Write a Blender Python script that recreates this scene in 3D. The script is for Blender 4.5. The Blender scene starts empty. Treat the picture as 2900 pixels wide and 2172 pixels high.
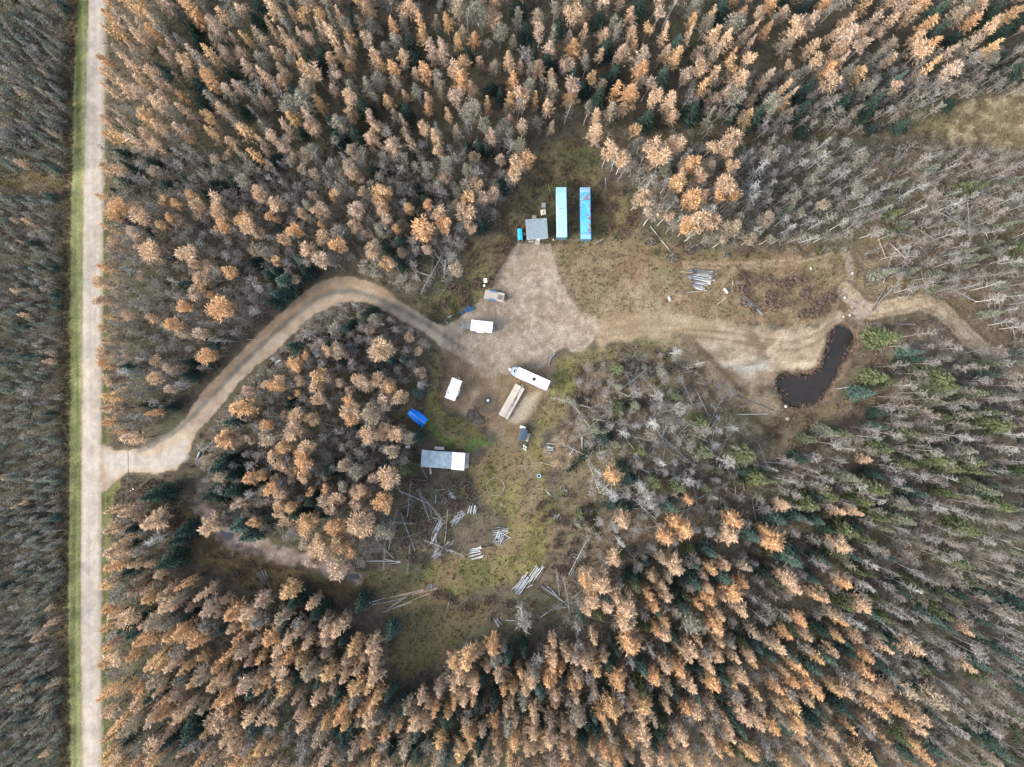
import bpy, bmesh, math, random
import numpy as np
from mathutils import Vector, Matrix
random.seed(7); RNG = np.random.default_rng(11)
sc = bpy.context.scene
COL = sc.collection

# ---------------------------------------------------------------- camera, sky, sun, exposure
H = 164.0                      # flying height of the camera
MPP = 0.0848                   # metres on the ground per pixel of a 2900 px wide frame
cam_d = bpy.data.cameras.new('camera'); cam_d.sensor_width = 36.0; cam_d.lens = 36.0*H/(2900*MPP)
cam_d.clip_start = 1.0; cam_d.clip_end = 8000.0
cam = bpy.data.objects.new('camera', cam_d); COL.objects.link(cam)
cam.location = (0, 0, H); cam.rotation_euler = (0, 0, 0)
sc.camera = cam
SUN_EL = math.radians(27.0); SUN_ROT = math.radians(250.0)
sun_dir = Vector((math.sin(SUN_ROT)*math.cos(SUN_EL), math.cos(SUN_ROT)*math.cos(SUN_EL), math.sin(SUN_EL)))
w = bpy.data.worlds.new('World'); sc.world = w; w.use_nodes = True
nt = w.node_tree; bg = nt.nodes['Background']
sky = nt.nodes.new('ShaderNodeTexSky'); sky.sky_type = 'NISHITA'; sky.sun_disc = False
sky.sun_elevation = SUN_EL; sky.sun_rotation = SUN_ROT
sky.air_density = 1.0; sky.dust_density = 4.0; sky.ozone_density = 1.0
hs = nt.nodes.new('ShaderNodeHueSaturation'); hs.inputs['Saturation'].default_value = 0.6   # thin high cloud greys the blue
nt.links.new(sky.outputs[0], hs.inputs['Color']); nt.links.new(hs.outputs[0], bg.inputs['Color'])
bg.inputs['Strength'].default_value = 0.15
sl = bpy.data.lights.new('sun', 'SUN'); sl.energy = 1.05; sl.angle = math.radians(22.0); sl.color = (1.0, 0.87, 0.72)
so = bpy.data.objects.new('sun', sl); COL.objects.link(so); so.rotation_euler = sun_dir.to_track_quat('Z', 'Y').to_euler()
vs = sc.view_settings; vs.view_transform = 'Standard'; vs.look = 'None'; vs.gamma = 1.0; vs.use_curve_mapping = False
vs.exposure = 1.9
sc.cycles.use_denoising = True; sc.cycles.max_bounces = 6; sc.cycles.diffuse_bounces = 3; sc.cycles.transparent_max_bounces = 6

# ---------------------------------------------------------------- helpers
def S(px, py, h=0.0):          # frame position (2900 px) of something at height h -> metres
    k = MPP*(H-h)/H
    return ((px-1450.0)*k, (1086.0-py)*k)
DK = 2900/2212
def D(x, y, h=0.0): return S(x*DK, y*DK, h)
def T(i, j, x, y, h=0.0): return D(553*i+.25*x, 414.25*j+.25*y, h)
def lin(r, g, b, k=1.0):
    f = lambda c: ((c/255)/12.92 if c/255 <= .04045 else ((c/255+.055)/1.055)**2.4)*k
    return (f(r), f(g), f(b))
class VN:                      # value noise on numpy arrays
    def __init__(s, seed): s.t = np.random.default_rng(seed).random((256, 256))
    def __call__(s, x, y):
        xi = np.floor(x).astype(int); yi = np.floor(y).astype(int); fx = x-xi; fy = y-yi
        fx = fx*fx*(3-2*fx); fy = fy*fy*(3-2*fy); t = s.t; g = lambda a, b: t[a & 255, b & 255]
        return (g(xi, yi)*(1-fx)+g(xi+1, yi)*fx)*(1-fy)+(g(xi, yi+1)*(1-fx)+g(xi+1, yi+1)*fx)*fy
def fbm(x, y, size, octs=3, seed=1):
    n = VN(seed); a = 1.0; s = 0; tot = 0; f = 1/size
    for o in range(octs): s = s+a*n(x*f+17*o, y*f+31*o); tot += a; a *= .55; f *= 2.1
    return s/tot               # about 0..1
def sdist(x, y, poly):         # signed distance to a polygon, negative inside
    P = np.asarray(poly, float); n = len(P)
    d = np.full(x.shape, 1e9); ins = np.zeros(x.shape, bool)
    for i in range(n):
        ax, ay = P[i]; bx, by = P[(i+1) % n]; ex, ey = bx-ax, by-ay
        L = ex*ex+ey*ey+1e-12; t = np.clip(((x-ax)*ex+(y-ay)*ey)/L, 0, 1)
        d = np.minimum(d, (x-ax-t*ex)**2+(y-ay-t*ey)**2)
        c = ((ay > y) != (by > y)) & (x < ex*(y-ay)/(ey if abs(ey) > 1e-12 else 1e-12)+ax)
        ins ^= c
    d = np.sqrt(d); return np.where(ins, -d, d)
def ldist(x, y, line):
    P = np.asarray(line, float); d = np.full(x.shape, 1e9)
    for i in range(len(P)-1):
        ax, ay = P[i]; ex, ey = P[i+1]-P[i]; L = ex*ex+ey*ey+1e-12
        t = np.clip(((x-ax)*ex+(y-ay)*ey)/L, 0, 1); d = np.minimum(d, (x-ax-t*ex)**2+(y-ay-t*ey)**2)
    return np.sqrt(d)
def smooth(P, n=3, closed=True):
    P = [tuple(p) for p in P]
    for _ in range(n):
        Q = []; m = len(P)
        for i in range(m if closed else m-1):
            a = P[i]; b = P[(i+1) % m]
            Q += [(a[0]*.75+b[0]*.25, a[1]*.75+b[1]*.25), (a[0]*.25+b[0]*.75, a[1]*.25+b[1]*.75)]
        P = Q if closed else [P[0]]+Q+[P[-1]]
    return P

def node_mat(name, rough=.85, spec=.25, metal=0.0):
    m = bpy.data.materials.new(name); m.use_nodes = True
    b = m.node_tree.nodes['Principled BSDF']
    b.inputs['Roughness'].default_value = rough; b.inputs['Metallic'].default_value = metal
    b.inputs['Specular IOR Level'].default_value = spec
    return m, m.node_tree, b
def mat(name, c, rough=.8, var=.25, size=1.5, spec=.25, metal=0.0, c2=None, bump=.0, stretch=None):
    """colour with procedural grain and wear; c2 = colour of the worn patches"""
    m, t, b = node_mat(name, rough, spec, metal)
    tc = t.nodes.new('ShaderNodeTexCoord'); mp = t.nodes.new('ShaderNodeMapping')
    if stretch: mp.inputs['Scale'].default_value = stretch
    t.links.new(tc.outputs['Object'], mp.inputs[0])
    n = t.nodes.new('ShaderNodeTexNoise'); n.inputs['Scale'].default_value = size; n.inputs['Detail'].default_value = 6
    t.links.new(mp.outputs[0], n.inputs['Vector'])
    r = t.nodes.new('ShaderNodeValToRGB'); e = r.color_ramp.elements
    e[0].position = .36; e[1].position = .66
    lo = c2 if c2 else tuple(v*(1-var) for v in c)
    e[0].color = (*lo, 1); e[1].color = (*tuple(min(1, v*(1+var*.4)) for v in c), 1)
    t.links.new(n.outputs[0], r.inputs[0]); t.links.new(r.outputs[0], b.inputs['Base Color'])
    if bump:
        bp = t.nodes.new('ShaderNodeBump'); bp.inputs['Strength'].default_value = bump
        t.links.new(n.outputs[0], bp.inputs['Height']); t.links.new(bp.outputs[0], b.inputs['Normal'])
    return m
def attr_mat(name, rough=.9, trans=0.0, grain=0.0, gsize=3.0, bump=0.0, spec=.15, lo=.75, hi=1.25):
    """colour carried by the mesh (leaf, soil or paint colour), with procedural grain on top"""
    m, t, b = node_mat(name, rough, spec)
    a = t.nodes.new('ShaderNodeAttribute'); a.attribute_name = 'Col'; src = a.outputs['Color']
    if grain:
        tc = t.nodes.new('ShaderNodeTexCoord')
        n = t.nodes.new('ShaderNodeTexNoise'); n.inputs['Scale'].default_value = gsize; n.inputs['Detail'].default_value = 8
        n.inputs['Roughness'].default_value = .7
        t.links.new(tc.outputs['Object'], n.inputs['Vector'])
        r = t.nodes.new('ShaderNodeMapRange'); r.inputs['From Min'].default_value = .3; r.inputs['From Max'].default_value = .7
        r.inputs['To Min'].default_value = lo; r.inputs['To Max'].default_value = hi
        t.links.new(n.outputs[0], r.inputs[0])
        mx = t.nodes.new('ShaderNodeVectorMath'); mx.operation = 'SCALE'
        t.links.new(src, mx.inputs[0]); t.links.new(r.outputs[0], mx.inputs['Scale']); src = mx.outputs[0]
        if bump:
            bp = t.nodes.new('ShaderNodeBump'); bp.inputs['Strength'].default_value = bump; bp.inputs['Distance'].default_value = .3
            t.links.new(n.outputs[0], bp.inputs['Height']); t.links.new(bp.outputs[0], b.inputs['Normal'])
    t.links.new(src, b.inputs['Base Color'])
    if trans:
        tr = t.nodes.new('ShaderNodeBsdfTranslucent'); t.links.new(src, tr.inputs['Color'])
        ms = t.nodes.new('ShaderNodeMixShader'); ms.inputs[0].default_value = trans
        out = t.nodes['Material Output']
        t.links.new(b.outputs[0], ms.inputs[1]); t.links.new(tr.outputs[0], ms.inputs[2]); t.links.new(ms.outputs[0], out.inputs[0])
    return m

def np_mesh(name, V, F, m, C=None, smooth_=False):
    """V (n,3), F (f,k), C (n,3) point colours"""
    V = np.ascontiguousarray(V, np.float32); F = np.ascontiguousarray(F, np.int32); k = F.shape[1]
    me = bpy.data.meshes.new(name); me.vertices.add(len(V)); me.vertices.foreach_set('co', V.ravel())
    me.loops.add(F.size); me.loops.foreach_set('vertex_index', F.ravel())
    me.polygons.add(len(F)); me.polygons.foreach_set('loop_start', np.arange(0, F.size, k, dtype=np.int32))
    if C is not None:
        a = me.attributes.new('Col', 'FLOAT_COLOR', 'POINT')
        a.data.foreach_set('color', np.concatenate([np.asarray(C, np.float32), np.ones((len(V), 1), np.float32)], 1).ravel())
    me.update(calc_edges=True); me.validate()
    if smooth_: me.polygons.foreach_set('use_smooth', np.ones(len(F), bool))
    me.materials.append(m); return me
def link(name, data, parent=None, loc=None, rotz=None):
    o = bpy.data.objects.new(name, data); COL.objects.link(o)
    if parent is not None: o.parent = parent
    if loc is not None: o.location = loc
    if rotz is not None: o.rotation_euler = (0, 0, rotz)
    return o
def tag(o, label=None, cat=None, group=None, kind=None):
    if label: o['label'] = label
    if cat: o['category'] = cat
    if group: o['group'] = group
    if kind: o['kind'] = kind
    return o
def thing(name, label, cat, x, y, rotz=0.0, z=None, group=None):
    o = bpy.data.objects.new(name, None); COL.objects.link(o); o.empty_display_size = .3
    o.location = (x, y, gz(x, y) if z is None else z); o.rotation_euler = (0, 0, rotz)
    return tag(o, label, cat, group)
class MB:                      # collects boxes, tubes and sheets; build() links them as ONE mesh
    def __init__(s): s.v = []; s.f = []
    def box(s, cx, cy, cz, sx, sy, sz, rz=0.0, rx=0.0, ry=0.0):
        M = Matrix.Translation((cx, cy, cz)) @ Matrix.Rotation(rz, 4, 'Z') @ Matrix.Rotation(ry, 4, 'Y') @ Matrix.Rotation(rx, 4, 'X')
        i = len(s.v)
        for a in (-.5, .5):
            for b in (-.5, .5):
                for c in (-.5, .5): s.v.append(tuple(M @ Vector((a*sx, b*sy, c*sz))))
        for q in ((0, 1, 3, 2), (4, 6, 7, 5), (0, 4, 5, 1), (2, 3, 7, 6), (0, 2, 6, 4), (1, 5, 7, 3)): s.f.append(tuple(i+k for k in q))
        return s
    def tube(s, pts, r, n=8, r2=None, cap=True):
        P = [Vector(p) for p in pts]; m = len(P); r2 = r if r2 is None else r2; i0 = len(s.v)
        for k, p in enumerate(P):
            d = (P[min(k+1, m-1)]-P[max(k-1, 0)]).normalized()
            u = d.orthogonal().normalized() if k == 0 else (u-d*u.dot(d)).normalized()
            v = d.cross(u); rr = r+(r2-r)*k/max(1, m-1)
            for a in range(n):
                t = 2*math.pi*a/n; s.v.append(tuple(p+(u*math.cos(t)+v*math.sin(t))*rr))
        for k in range(m-1):
            for a in range(n):
                b = (a+1) % n; s.f.append((i0+k*n+a, i0+k*n+b, i0+(k+1)*n+b, i0+(k+1)*n+a))
        if cap: s.f.append(tuple(i0+n-1-a for a in range(n))); s.f.append(tuple(i0+(m-1)*n+a for a in range(n)))
        return s
    def ring(s, R, r, z=0, n=32, k=8, cx=0, cy=0):
        i0 = len(s.v)
        for a in range(n):
            t = 2*math.pi*a/n
            for b in range(k):
                q = 2*math.pi*b/k; rr = R+r*math.cos(q); s.v.append((cx+rr*math.cos(t), cy+rr*math.sin(t), z+r*math.sin(q)))
        for a in range(n):
            for b in range(k):
                s.f.append((i0+a*k+b, i0+((a+1) % n)*k+b, i0+((a+1) % n)*k+(b+1) % k, i0+a*k+(b+1) % k))
        return s
    def lathe(s, prof, n=24, cx=0, cy=0, z=0):
        i0 = len(s.v); m = len(prof)
        for r, h in prof:
            for a in range(n):
                t = 2*math.pi*a/n; s.v.append((cx+r*math.cos(t), cy+r*math.sin(t), z+h))
        for k in range(m-1):
            for a in range(n):
                b = (a+1) % n; s.f.append((i0+k*n+a, i0+k*n+b, i0+(k+1)*n+b, i0+(k+1)*n+a))
        s.f.append(tuple(i0+(m-1)*n+a for a in range(n))); s.f.append(tuple(i0+n-1-a for a in range(n)))
        return s
    def prism(s, poly, z0, z1):
        n = len(poly); i = len(s.v)
        s.v += [(x, y, z0) for x, y in poly]+[(x, y, z1) for x, y in poly]
        s.f.append(tuple(i+n+k for k in range(n))); s.f.append(tuple(i+n-1-k for k in range(n)))
        for k in range(n): s.f.append((i+k, i+(k+1) % n, i+n+(k+1) % n, i+n+k))
        return s
    def mesh(s, name, m, bevel=0.0, smooth_=False):
        me = bpy.data.meshes.new(name); me.from_pydata(s.v, [], s.f); me.update()
        if bevel:
            b = bmesh.new(); b.from_mesh(me)
            bmesh.ops.bevel(b, geom=[e for e in b.edges], offset=bevel, segments=1, affect='EDGES', clamp_overlap=True)
            b.to_mesh(me); b.free()
        if smooth_: me.polygons.foreach_set('use_smooth', np.ones(len(me.polygons), bool))
        me.materials.append(m); return me
    def build(s, name, m, parent=None, bevel=0.0, smooth_=False, loc=None, rotz=None):
        return link(name, s.mesh(name, m, bevel, smooth_), parent, loc, rotz)
# ---------------------------------------------------------------- ground zones (traced outlines, in metres)
dp = lambda *p: [D(*q) for q in p]
sp = lambda *p: [S(*q) for q in p]
ROAD_L = dp((199, -300), (191, 0), (186, 200), (180.5, 414), (177, 828), (175, 1242), (178, 1657), (180, 1960))
ROAD_R = dp((231, -300), (230, 0), (229, 200), (226, 414), (221, 828), (221, 1242), (222, 1657), (224, 1960))
ROAD = ROAD_L+ROAD_R[::-1]
VERGE = dp((174, -300), (166, 0), (157, 200), (151, 414), (148.5, 828), (146, 1242), (150, 1657), (152, 1960))+ROAD_L[::-1]
VERGE_E = ROAD_R+dp((238, 1960), (237, 1657), (236, 1350), (238, 1110), (248, 1072), (262, 1045), (240, 1000), (236, 960), (232, 828), (232, 414), (234, 0), (236, -300))
DITCH = dp((150, -300), (140, 0), (132, 414), (128, 828), (126, 1242), (130, 1657), (132, 1960))+VERGE[7::-1]
D_UP = dp((214, 950), (222, 958), (240, 964.5), (252.5, 974), (287.5, 970), (322.5, 965), (352.5, 948.5), (385, 921), (412.5, 886), (430, 856), (457.5, 826), (505, 777), (553, 729), (590.5, 691.7), (628, 659), (663, 627), (693, 609), (728, 598), (765.5, 600), (803, 612), (833, 624), (853, 644), (888, 666.7), (928, 691.7), (960, 704))
D_LO = dp((214, 1075), (222, 1063), (240, 1051), (260, 1031), (280, 1019.5), (332.5, 1022), (382.5, 1014.5), (410, 976), (422.5, 938.5), (450, 908.5), (487.5, 863.5), (516, 824), (553, 791.7), (590, 761.7), (628, 726.7), (658, 694), (693, 671.7), (733, 654), (778, 650), (803, 656.7), (835, 674), (878, 699), (915.5, 716.7), (935, 731.7), (958, 752))
DRIVE = D_UP+D_LO[::-1]
RUT = dp((300, 974), (325, 963), (375, 935), (425, 890), (470, 843.5), (510, 800), (553, 756), (590, 722), (628, 688), (683, 645), (723, 629), (765, 628), (815, 643), (878, 675), (928, 702), (983, 742), (1020, 764))
YARD = dp((1120, 526), (1188, 528), (1196, 560), (1210, 600), (1232, 645), (1250, 672), (1285, 683), (1292, 705), (1282, 735), (1262, 755), (1240, 763), (1225, 752), (1203, 757), (1192, 775), (1170, 795), (1140, 800), (1100, 812), (1060, 800), (1030, 790), (985, 765), (945, 738), (935, 722), (958, 706), (985, 690), (1010, 672), (1045, 642), (1060, 615), (1075, 590), (1095, 560), (1110, 535))
DIRT = dp((940, 735), (962, 775), (970, 810), (955, 850), (960, 880), (1005, 893), (1040, 925), (1062, 932), (1085, 950), (1105, 970), (1125, 955), (1138, 915), (1155, 890), (1172, 862), (1192, 835), (1200, 800), (1190, 775), (1100, 780), (1000, 745))
PAD = sp((1512, 1106), (1530, 1110), (1520, 1140), (1490, 1185), (1462, 1200), (1440, 1196), (1462, 1150), (1490, 1120))
GRASS1 = dp((938, 745), (955, 790), (950, 830), (948, 870), (975, 900), (1020, 915), (1050, 940), (1052, 965), (1000, 976), (955, 958), (925, 925), (918, 880), (930, 830))
GREEN1 = dp((1000, 965), (1020, 950), (1050, 945), (1058, 958), (1030, 972), (1000, 978))
GREEN2 = dp((925, 900), (945, 930), (985, 955), (1000, 972), (970, 968), (935, 945), (918, 915))
GREEN3 = dp((1068, 585), (1080, 590), (1058, 622), (1048, 628), (1056, 605))
GRASS2 = dp((1192, 785), (1225, 765), (1252, 775), (1250, 820), (1232, 870), (1205, 915), (1170, 940), (1150, 965), (1138, 945), (1152, 905), (1175, 870), (1195, 830))
GRASS3 = dp((1020, 1000), (1075, 960), (1125, 965), (1160, 960), (1180, 1000), (1185, 1050), (1195, 1120), (1185, 1200), (1150, 1240), (1090, 1260), (1030, 1270), (980, 1300), (905, 1290), (890, 1250), (930, 1215), (985, 1195), (1050, 1195), (1085, 1160), (1095, 1120), (1060, 1095), (1015, 1060))
GRASS4 = dp((790, 1235), (830, 1225), (900, 1235), (930, 1290), (1000, 1300), (1060, 1300), (1030, 1350), (985, 1385), (930, 1440), (890, 1472), (845, 1440), (850, 1395), (872, 1335), (822, 1300))
FOOT = dp((1135, 975), (1160, 1000), (1165, 1060), (1160, 1120), (1140, 1130), (1125, 1060), (1130, 1010))
NORTHLOT = dp((1085, 520), (1075, 470), (1130, 400), (1150, 340), (1195, 305), (1270, 300), (1285, 340), (1310, 400), (1370, 430), (1375, 500), (1330, 530), (1120, 530))
WESTLOT = dp((1015, 520), (1085, 500), (1115, 530), (1095, 560), (1075, 590), (1045, 642), (985, 690), (930, 695), (880, 655), (930, 640), (1000, 610))
EASTFIELD = dp((1192, 528), (1360, 500), (1430, 515), (1480, 545), (1600, 548), (1800, 530), (1850, 560), (1850, 680), (1790, 705), (1600, 700), (1300, 700), (1250, 670), (1210, 600))
TRACK = dp((1270, 690), (1340, 680), (1420, 672), (1500, 682), (1560, 695), (1540, 735), (1480, 722), (1400, 728), (1290, 750))
SAND = dp((1470, 688), (1560, 694), (1640, 703), (1700, 716), (1760, 706), (1812, 672), (1826, 690), (1800, 725), (1790, 760), (1786, 790), (1750, 806), (1700, 812), (1680, 835), (1630, 838), (1590, 810), (1540, 765), (1505, 735))
SAND_B1 = dp((1560, 788), (1640, 783), (1662, 770), (1655, 792), (1620, 806), (1585, 800))
SAND_B2 = dp((1705, 778), (1770, 778), (1775, 798), (1745, 808), (1712, 800))
SAND_B3 = dp((1780, 720), (1812, 682), (1822, 690), (1800, 725), (1780, 745))
MUDSPOT = dp((1622, 708), (1650, 740), (1660, 775), (1640, 770), (1618, 735))
QUAD = dp((1480, 572), (1560, 575), (1640, 572), (1710, 566), (1760, 553), (1800, 540), (1824, 542), (1834, 562), (1836, 590), (1832, 625))
ETRACK = dp((1826, 628), (1850, 650), (1862, 668), (1885, 672), (1930, 664), (1985, 652), (2030, 668), (2062, 695), (2092, 728), (2130, 760), (2190, 790), (2260, 810))
CLAY = dp((1826, 625), (1850, 645), (1876, 655), (1872, 680), (1850, 688), (1835, 670))
POND = sp((2200, 1082), (2214, 1060), (2257, 1061), (2295, 1063), (2322, 1044), (2344, 1006), (2347, 968), (2355, 941), (2374, 922), (2398, 918), (2423, 941), (2420, 968), (2404, 995), (2390, 1030), (2366, 1066), (2347, 1104), (2325, 1138), (2291, 1151), (2244, 1149), (2224, 1138), (2222, 1122), (2204, 1096))
CREEK = [S(500+x/3.687, 1350+y/3.687) for x, y in ((150, 190), (260, 225), (390, 330), (470, 420), (520, 540), (780, 600), (900, 650), (1050, 705), (1250, 760), (1420, 800), (1650, 880), (1800, 960), (1945, 1020), (1900, 1110), (1680, 1070), (1500, 1030), (1400, 925), (1150, 905), (950, 850), (700, 770), (570, 785), (440, 660), (300, 560), (220, 380), (165, 270))]
POOL1 = [S(500+x/3.687, 1350+y/3.687) for x, y in ((400, 470), (470, 480), (500, 560), (600, 590), (590, 650), (520, 690), (450, 640), (400, 560))]
POOL2 = [S(500+x/3.687, 1350+y/3.687) for x, y in ((1690, 1060), (1800, 1000), (1900, 1000), (1935, 1060), (1900, 1120), (1800, 1100), (1700, 1090))]
TANFIELD = dp((1960, 268), (2020, 248), (2075, 215), (2140, 198), (2260, 190), (2260, 325), (2120, 318), (2060, 312), (1985, 290))
CUTLINE = dp((1190, 305), (1240, 290), (1500, 294), (1700, 290), (1900, 268), (1960, 290), (1840, 300), (1600, 306), (1300, 310))
WGAP = dp((-40, 372), (60, 368), (130, 372), (132, 410), (60, 418), (-40, 425))
SBRUSH = dp((1200, 940), (1245, 930), (1262, 960), (1250, 1010), (1200, 1020), (1180, 985))
STREAM2 = dp((370, 1160), (440, 1215), (520, 1270), (640, 1290), (800, 1300), (820, 1250), (700, 1235), (600, 1215), (520, 1190), (430, 1110), (400, 1080))
ERECT = dp((1870, 330), (2260, 330), (2260, 860), (2100, 860), (1900, 830), (1850, 700), (1850, 560))
SFOREST = dp((1260, 780), (1480, 735), (1560, 800), (1680, 880), (1880, 850), (2240, 760), (2240, 1700), (1300, 1700), (1200, 1320), (1200, 1100))

def zone(x, y, poly, soft, wob=0.0, seed=3, wsize=2.5):
    P = np.asarray(poly); m = soft+wob+1.5
    if wob: soft, wob, wsize = soft*.6, wob*1.15, wsize*.8
    k = (x > P[:, 0].min()-m) & (x < P[:, 0].max()+m) & (y > P[:, 1].min()-m) & (y < P[:, 1].max()+m)
    out = np.zeros(x.shape); xs, ys = x[k], y[k]
    if xs.size:
        d = sdist(xs, ys, poly)
        if wob: d = d+(fbm(xs, ys, wsize, 3, seed)-.5)*2*wob
        t = np.clip(.5-d/(2*soft), 0, 1); out[k] = t*t*(3-2*t)
    return out
def band(x, y, line, half, soft, wob=0.0, seed=4):
    P = np.asarray(line); m = half+soft+wob+2
    k = (x > P[:, 0].min()-m) & (x < P[:, 0].max()+m) & (y > P[:, 1].min()-m) & (y < P[:, 1].max()+m)
    out = np.zeros(x.shape); xs, ys = x[k], y[k]
    if xs.size:
        d = ldist(xs, ys, line)-half
        if wob: d = d+(fbm(xs, ys, 2.0, 3, seed)-.5)*2*wob
        t = np.clip(.5-d/(2*soft), 0, 1); out[k] = t*t*(3-2*t)
    return out
DRIVE_S = DRIVE; POND_S = smooth(POND, 2); CREEK_S = smooth(CREEK, 2)
KAL = .60
A = lambda r, g, b, k=1.0: np.array(lin(r, g, b, KAL*k))

def grow(poly, d):
    P = np.array(poly); n = len(P); a = np.roll(P, 1, 0); b = np.roll(P, -1, 0); t = b-a; t /= np.linalg.norm(t, axis=1)[:, None]+1e-9
    nrm = np.stack([t[:, 1], -t[:, 0]], 1); ar = np.sum(P[:, 0]*np.roll(P[:, 1], -1)-np.roll(P[:, 0], -1)*P[:, 1])
    return [tuple(p) for p in P+nrm*(d if ar > 0 else -d)]
def height(x, y):
    z = (fbm(x, y, 14, 3, 21)-.5)*.9*(1-zone(x, y, dp((880, 500), (1300, 500), (1860, 520), (1860, 720), (1260, 790), (1250, 1000), (1180, 1300), (900, 1300), (880, 950)), 6))
    z = z*(1-zone(x, y, DRIVE, 3))*(1-zone(x, y, ROAD, 6))
    z = z+.28*zone(x, y, ROAD, 1.2)-.35*zone(x, y, DITCH, 1.4)
    z = z+.12*zone(x, y, DRIVE, .9)-.07*band(x, y, RUT, .7, .8)
    z = z-1.5*zone(x, y, POND_S, 1.3, .3)-.35*zone(x, y, CREEK_S, 1.0)
    z = z-.5*zone(x, y, POOL1, .8)-.5*zone(x, y, POOL2, .8)
    z = z+.35*zone(x, y, dp((1740, 640), (1800, 650), (1810, 690), (1760, 700), (1700, 700)), 3)
    return z
def gz(x, y): return float(height(np.array([float(x)]), np.array([float(y)]))[0])

def ground_colour(x, y):
    n1 = fbm(x, y, 9, 4, 5)[:, None]; n2 = fbm(x, y, 2.2, 4, 6)[:, None]; n3 = fbm(x, y, .8, 2, 8)[:, None]; n4 = fbm(x, y, 5, 3, 9)[:, None]
    mix = lambda a, b, t: a*(1-t)+b*t
    st = lambda n, a, b: np.clip((n-a)/(b-a), 0, 1)
    c = mix(A(88, 78, 66), A(122, 108, 88), st(n2, .3, .7)); c = mix(c, A(104, 102, 76), .7*st(n1, .5, .72)); c = mix(c, A(126, 108, 90), .5*st(n4, .55, .75))
    def lay(c, z, new, amt=1.0): return mix(c, new, z[:, None]*amt)
    olive = mix(A(122, 112, 68), A(156, 142, 92), st(n2, .35, .65)); olive = mix(olive, A(112, 108, 66), .7*st(n1, .5, .7)); olive = mix(olive, A(148, 122, 92), .8*st(n4, .45, .62)); olive = mix(olive, A(100, 84, 62), .5*st(n3, .62, .8))
    green = mix(A(96, 116, 58), A(126, 138, 76), st(n2, .3, .7))
    brown = mix(A(132, 110, 84), A(160, 136, 106), st(n2, .35, .65)); brown = mix(brown, A(132, 120, 84), .75*st(n1, .46, .66)); brown = mix(brown, A(146, 110, 88), .5*st(n4, .55, .72)); brown = mix(brown, A(104, 88, 66), .45*st(n3, .62, .8))
    weeds = mix(A(96, 82, 62), A(146, 128, 92), st(n2, .34, .66)); weeds = mix(weeds, A(124, 120, 76), .7*st(n1, .46, .66)); weeds = mix(weeds, A(122, 98, 78), .5*st(n4, .55, .7)); weeds = mix(weeds, A(70, 60, 46), .6*st(n3, .6, .8))
    gx_, gy_ = S(1560, 880); gr = np.hypot(x-gx_, y-gy_); ga = np.arctan2(y-gy_, x-gx_); swirl = VN(50)(gr*1.5+3*np.sin(ga*2), ga*3)[:, None]
    gravel = mix(A(158, 136, 114), A(184, 162, 140), st(n2, .32, .68)); gravel = mix(gravel, A(146, 122, 96), .35*st(n4, .5, .72)); gravel = mix(gravel, A(194, 176, 158), .5*st(n3, .55, .75)); gravel = gravel*(.86+.26*swirl)
    tan = mix(A(164, 138, 108), A(186, 162, 132), st(n2, .3, .7)); tan = mix(tan, A(146, 120, 90), .6*st(n1, .5, .7))
    road = mix(A(200, 182, 164), A(216, 198, 180), st(n2, .3, .7))
    brush = mix(A(112, 94, 78), A(156, 134, 110), st(n2, .34, .66)); brush = mix(brush, A(138, 126, 90), .6*st(n1, .48, .68)); brush = mix(brush, A(148, 118, 96), .5*st(n4, .55, .7))
    c = lay(c, zone(x, y, SFOREST, 4, 2), brush, .75); c = lay(c, zone(x, y, ERECT, 4, 2), mix(brush, A(126, 108, 76), .6*st(n1, .4, .7)), .9)
    c = lay(c, zone(x, y, TANFIELD, 3.5, 2.5), mix(mix(A(128, 112, 84), A(186, 166, 132), st(n2, .36, .64)), A(150, 140, 96), .5*st(n1, .5, .7)))
    c = lay(c, zone(x, y, CUTLINE, 2, 1.2), mix(A(92, 80, 60), A(120, 104, 78), st(n2, .3, .7)))
    c = lay(c, zone(x, y, WGAP, 2, 1.5), mix(A(120, 104, 72), A(150, 128, 92), st(n2, .3, .7)))
    c = lay(c, zone(x, y, STREAM2, 2, 1.5), mix(A(104, 84, 60), A(132, 110, 78), st(n2, .3, .7)))
    c = lay(c, zone(x, y, NORTHLOT, 2, 1.5), weeds); c = lay(c, zone(x, y, WESTLOT, 1.5, 1.2), weeds)
    c = lay(c, zone(x, y, EASTFIELD, 1.6, 1.6), brown)
    c = lay(c, zone(x, y, GRASS4, 2, 1.5), mix(olive, A(112, 98, 72), .6)); c = lay(c, zone(x, y, GRASS3, 2.0, 1.5), olive)
    c = lay(c, zone(x, y, GRASS1, .9, .8), olive); c = lay(c, zone(x, y, GRASS2, 1.2, .9), mix(olive, green, .15))
    for g in (GREEN1, GREEN2, GREEN3): c = lay(c, zone(x, y, g, .8, .9), green, .9)
    c = lay(c, zone(x, y, SBRUSH, 1.6, 1.6), mix(A(128, 104, 82), A(176, 148, 118), st(n3*.6+n2*.4, .35, .65)), .85)
    c = lay(c, zone(x, y, FOOT, 2, 1.2), mix(A(128, 110, 84), A(148, 130, 104), st(n2, .3, .7)), .8)
    # bare earth
    c = lay(c, zone(x, y, dp((1290, 640), (1420, 600), (1480, 630), (1460, 690), (1300, 690)), 3, 2), mix(A(156, 128, 100), A(176, 152, 124), st(n2, .3, .7)), .75)
    c = lay(c, zone(x, y, dp((1230, 780), (1260, 752), (1400, 725), (1480, 735), (1500, 760), (1420, 775), (1320, 775), (1260, 800)), 2.2, 2), mix(A(126, 116, 80), A(160, 142, 104), st(n2, .34, .66)), .9)
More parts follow.
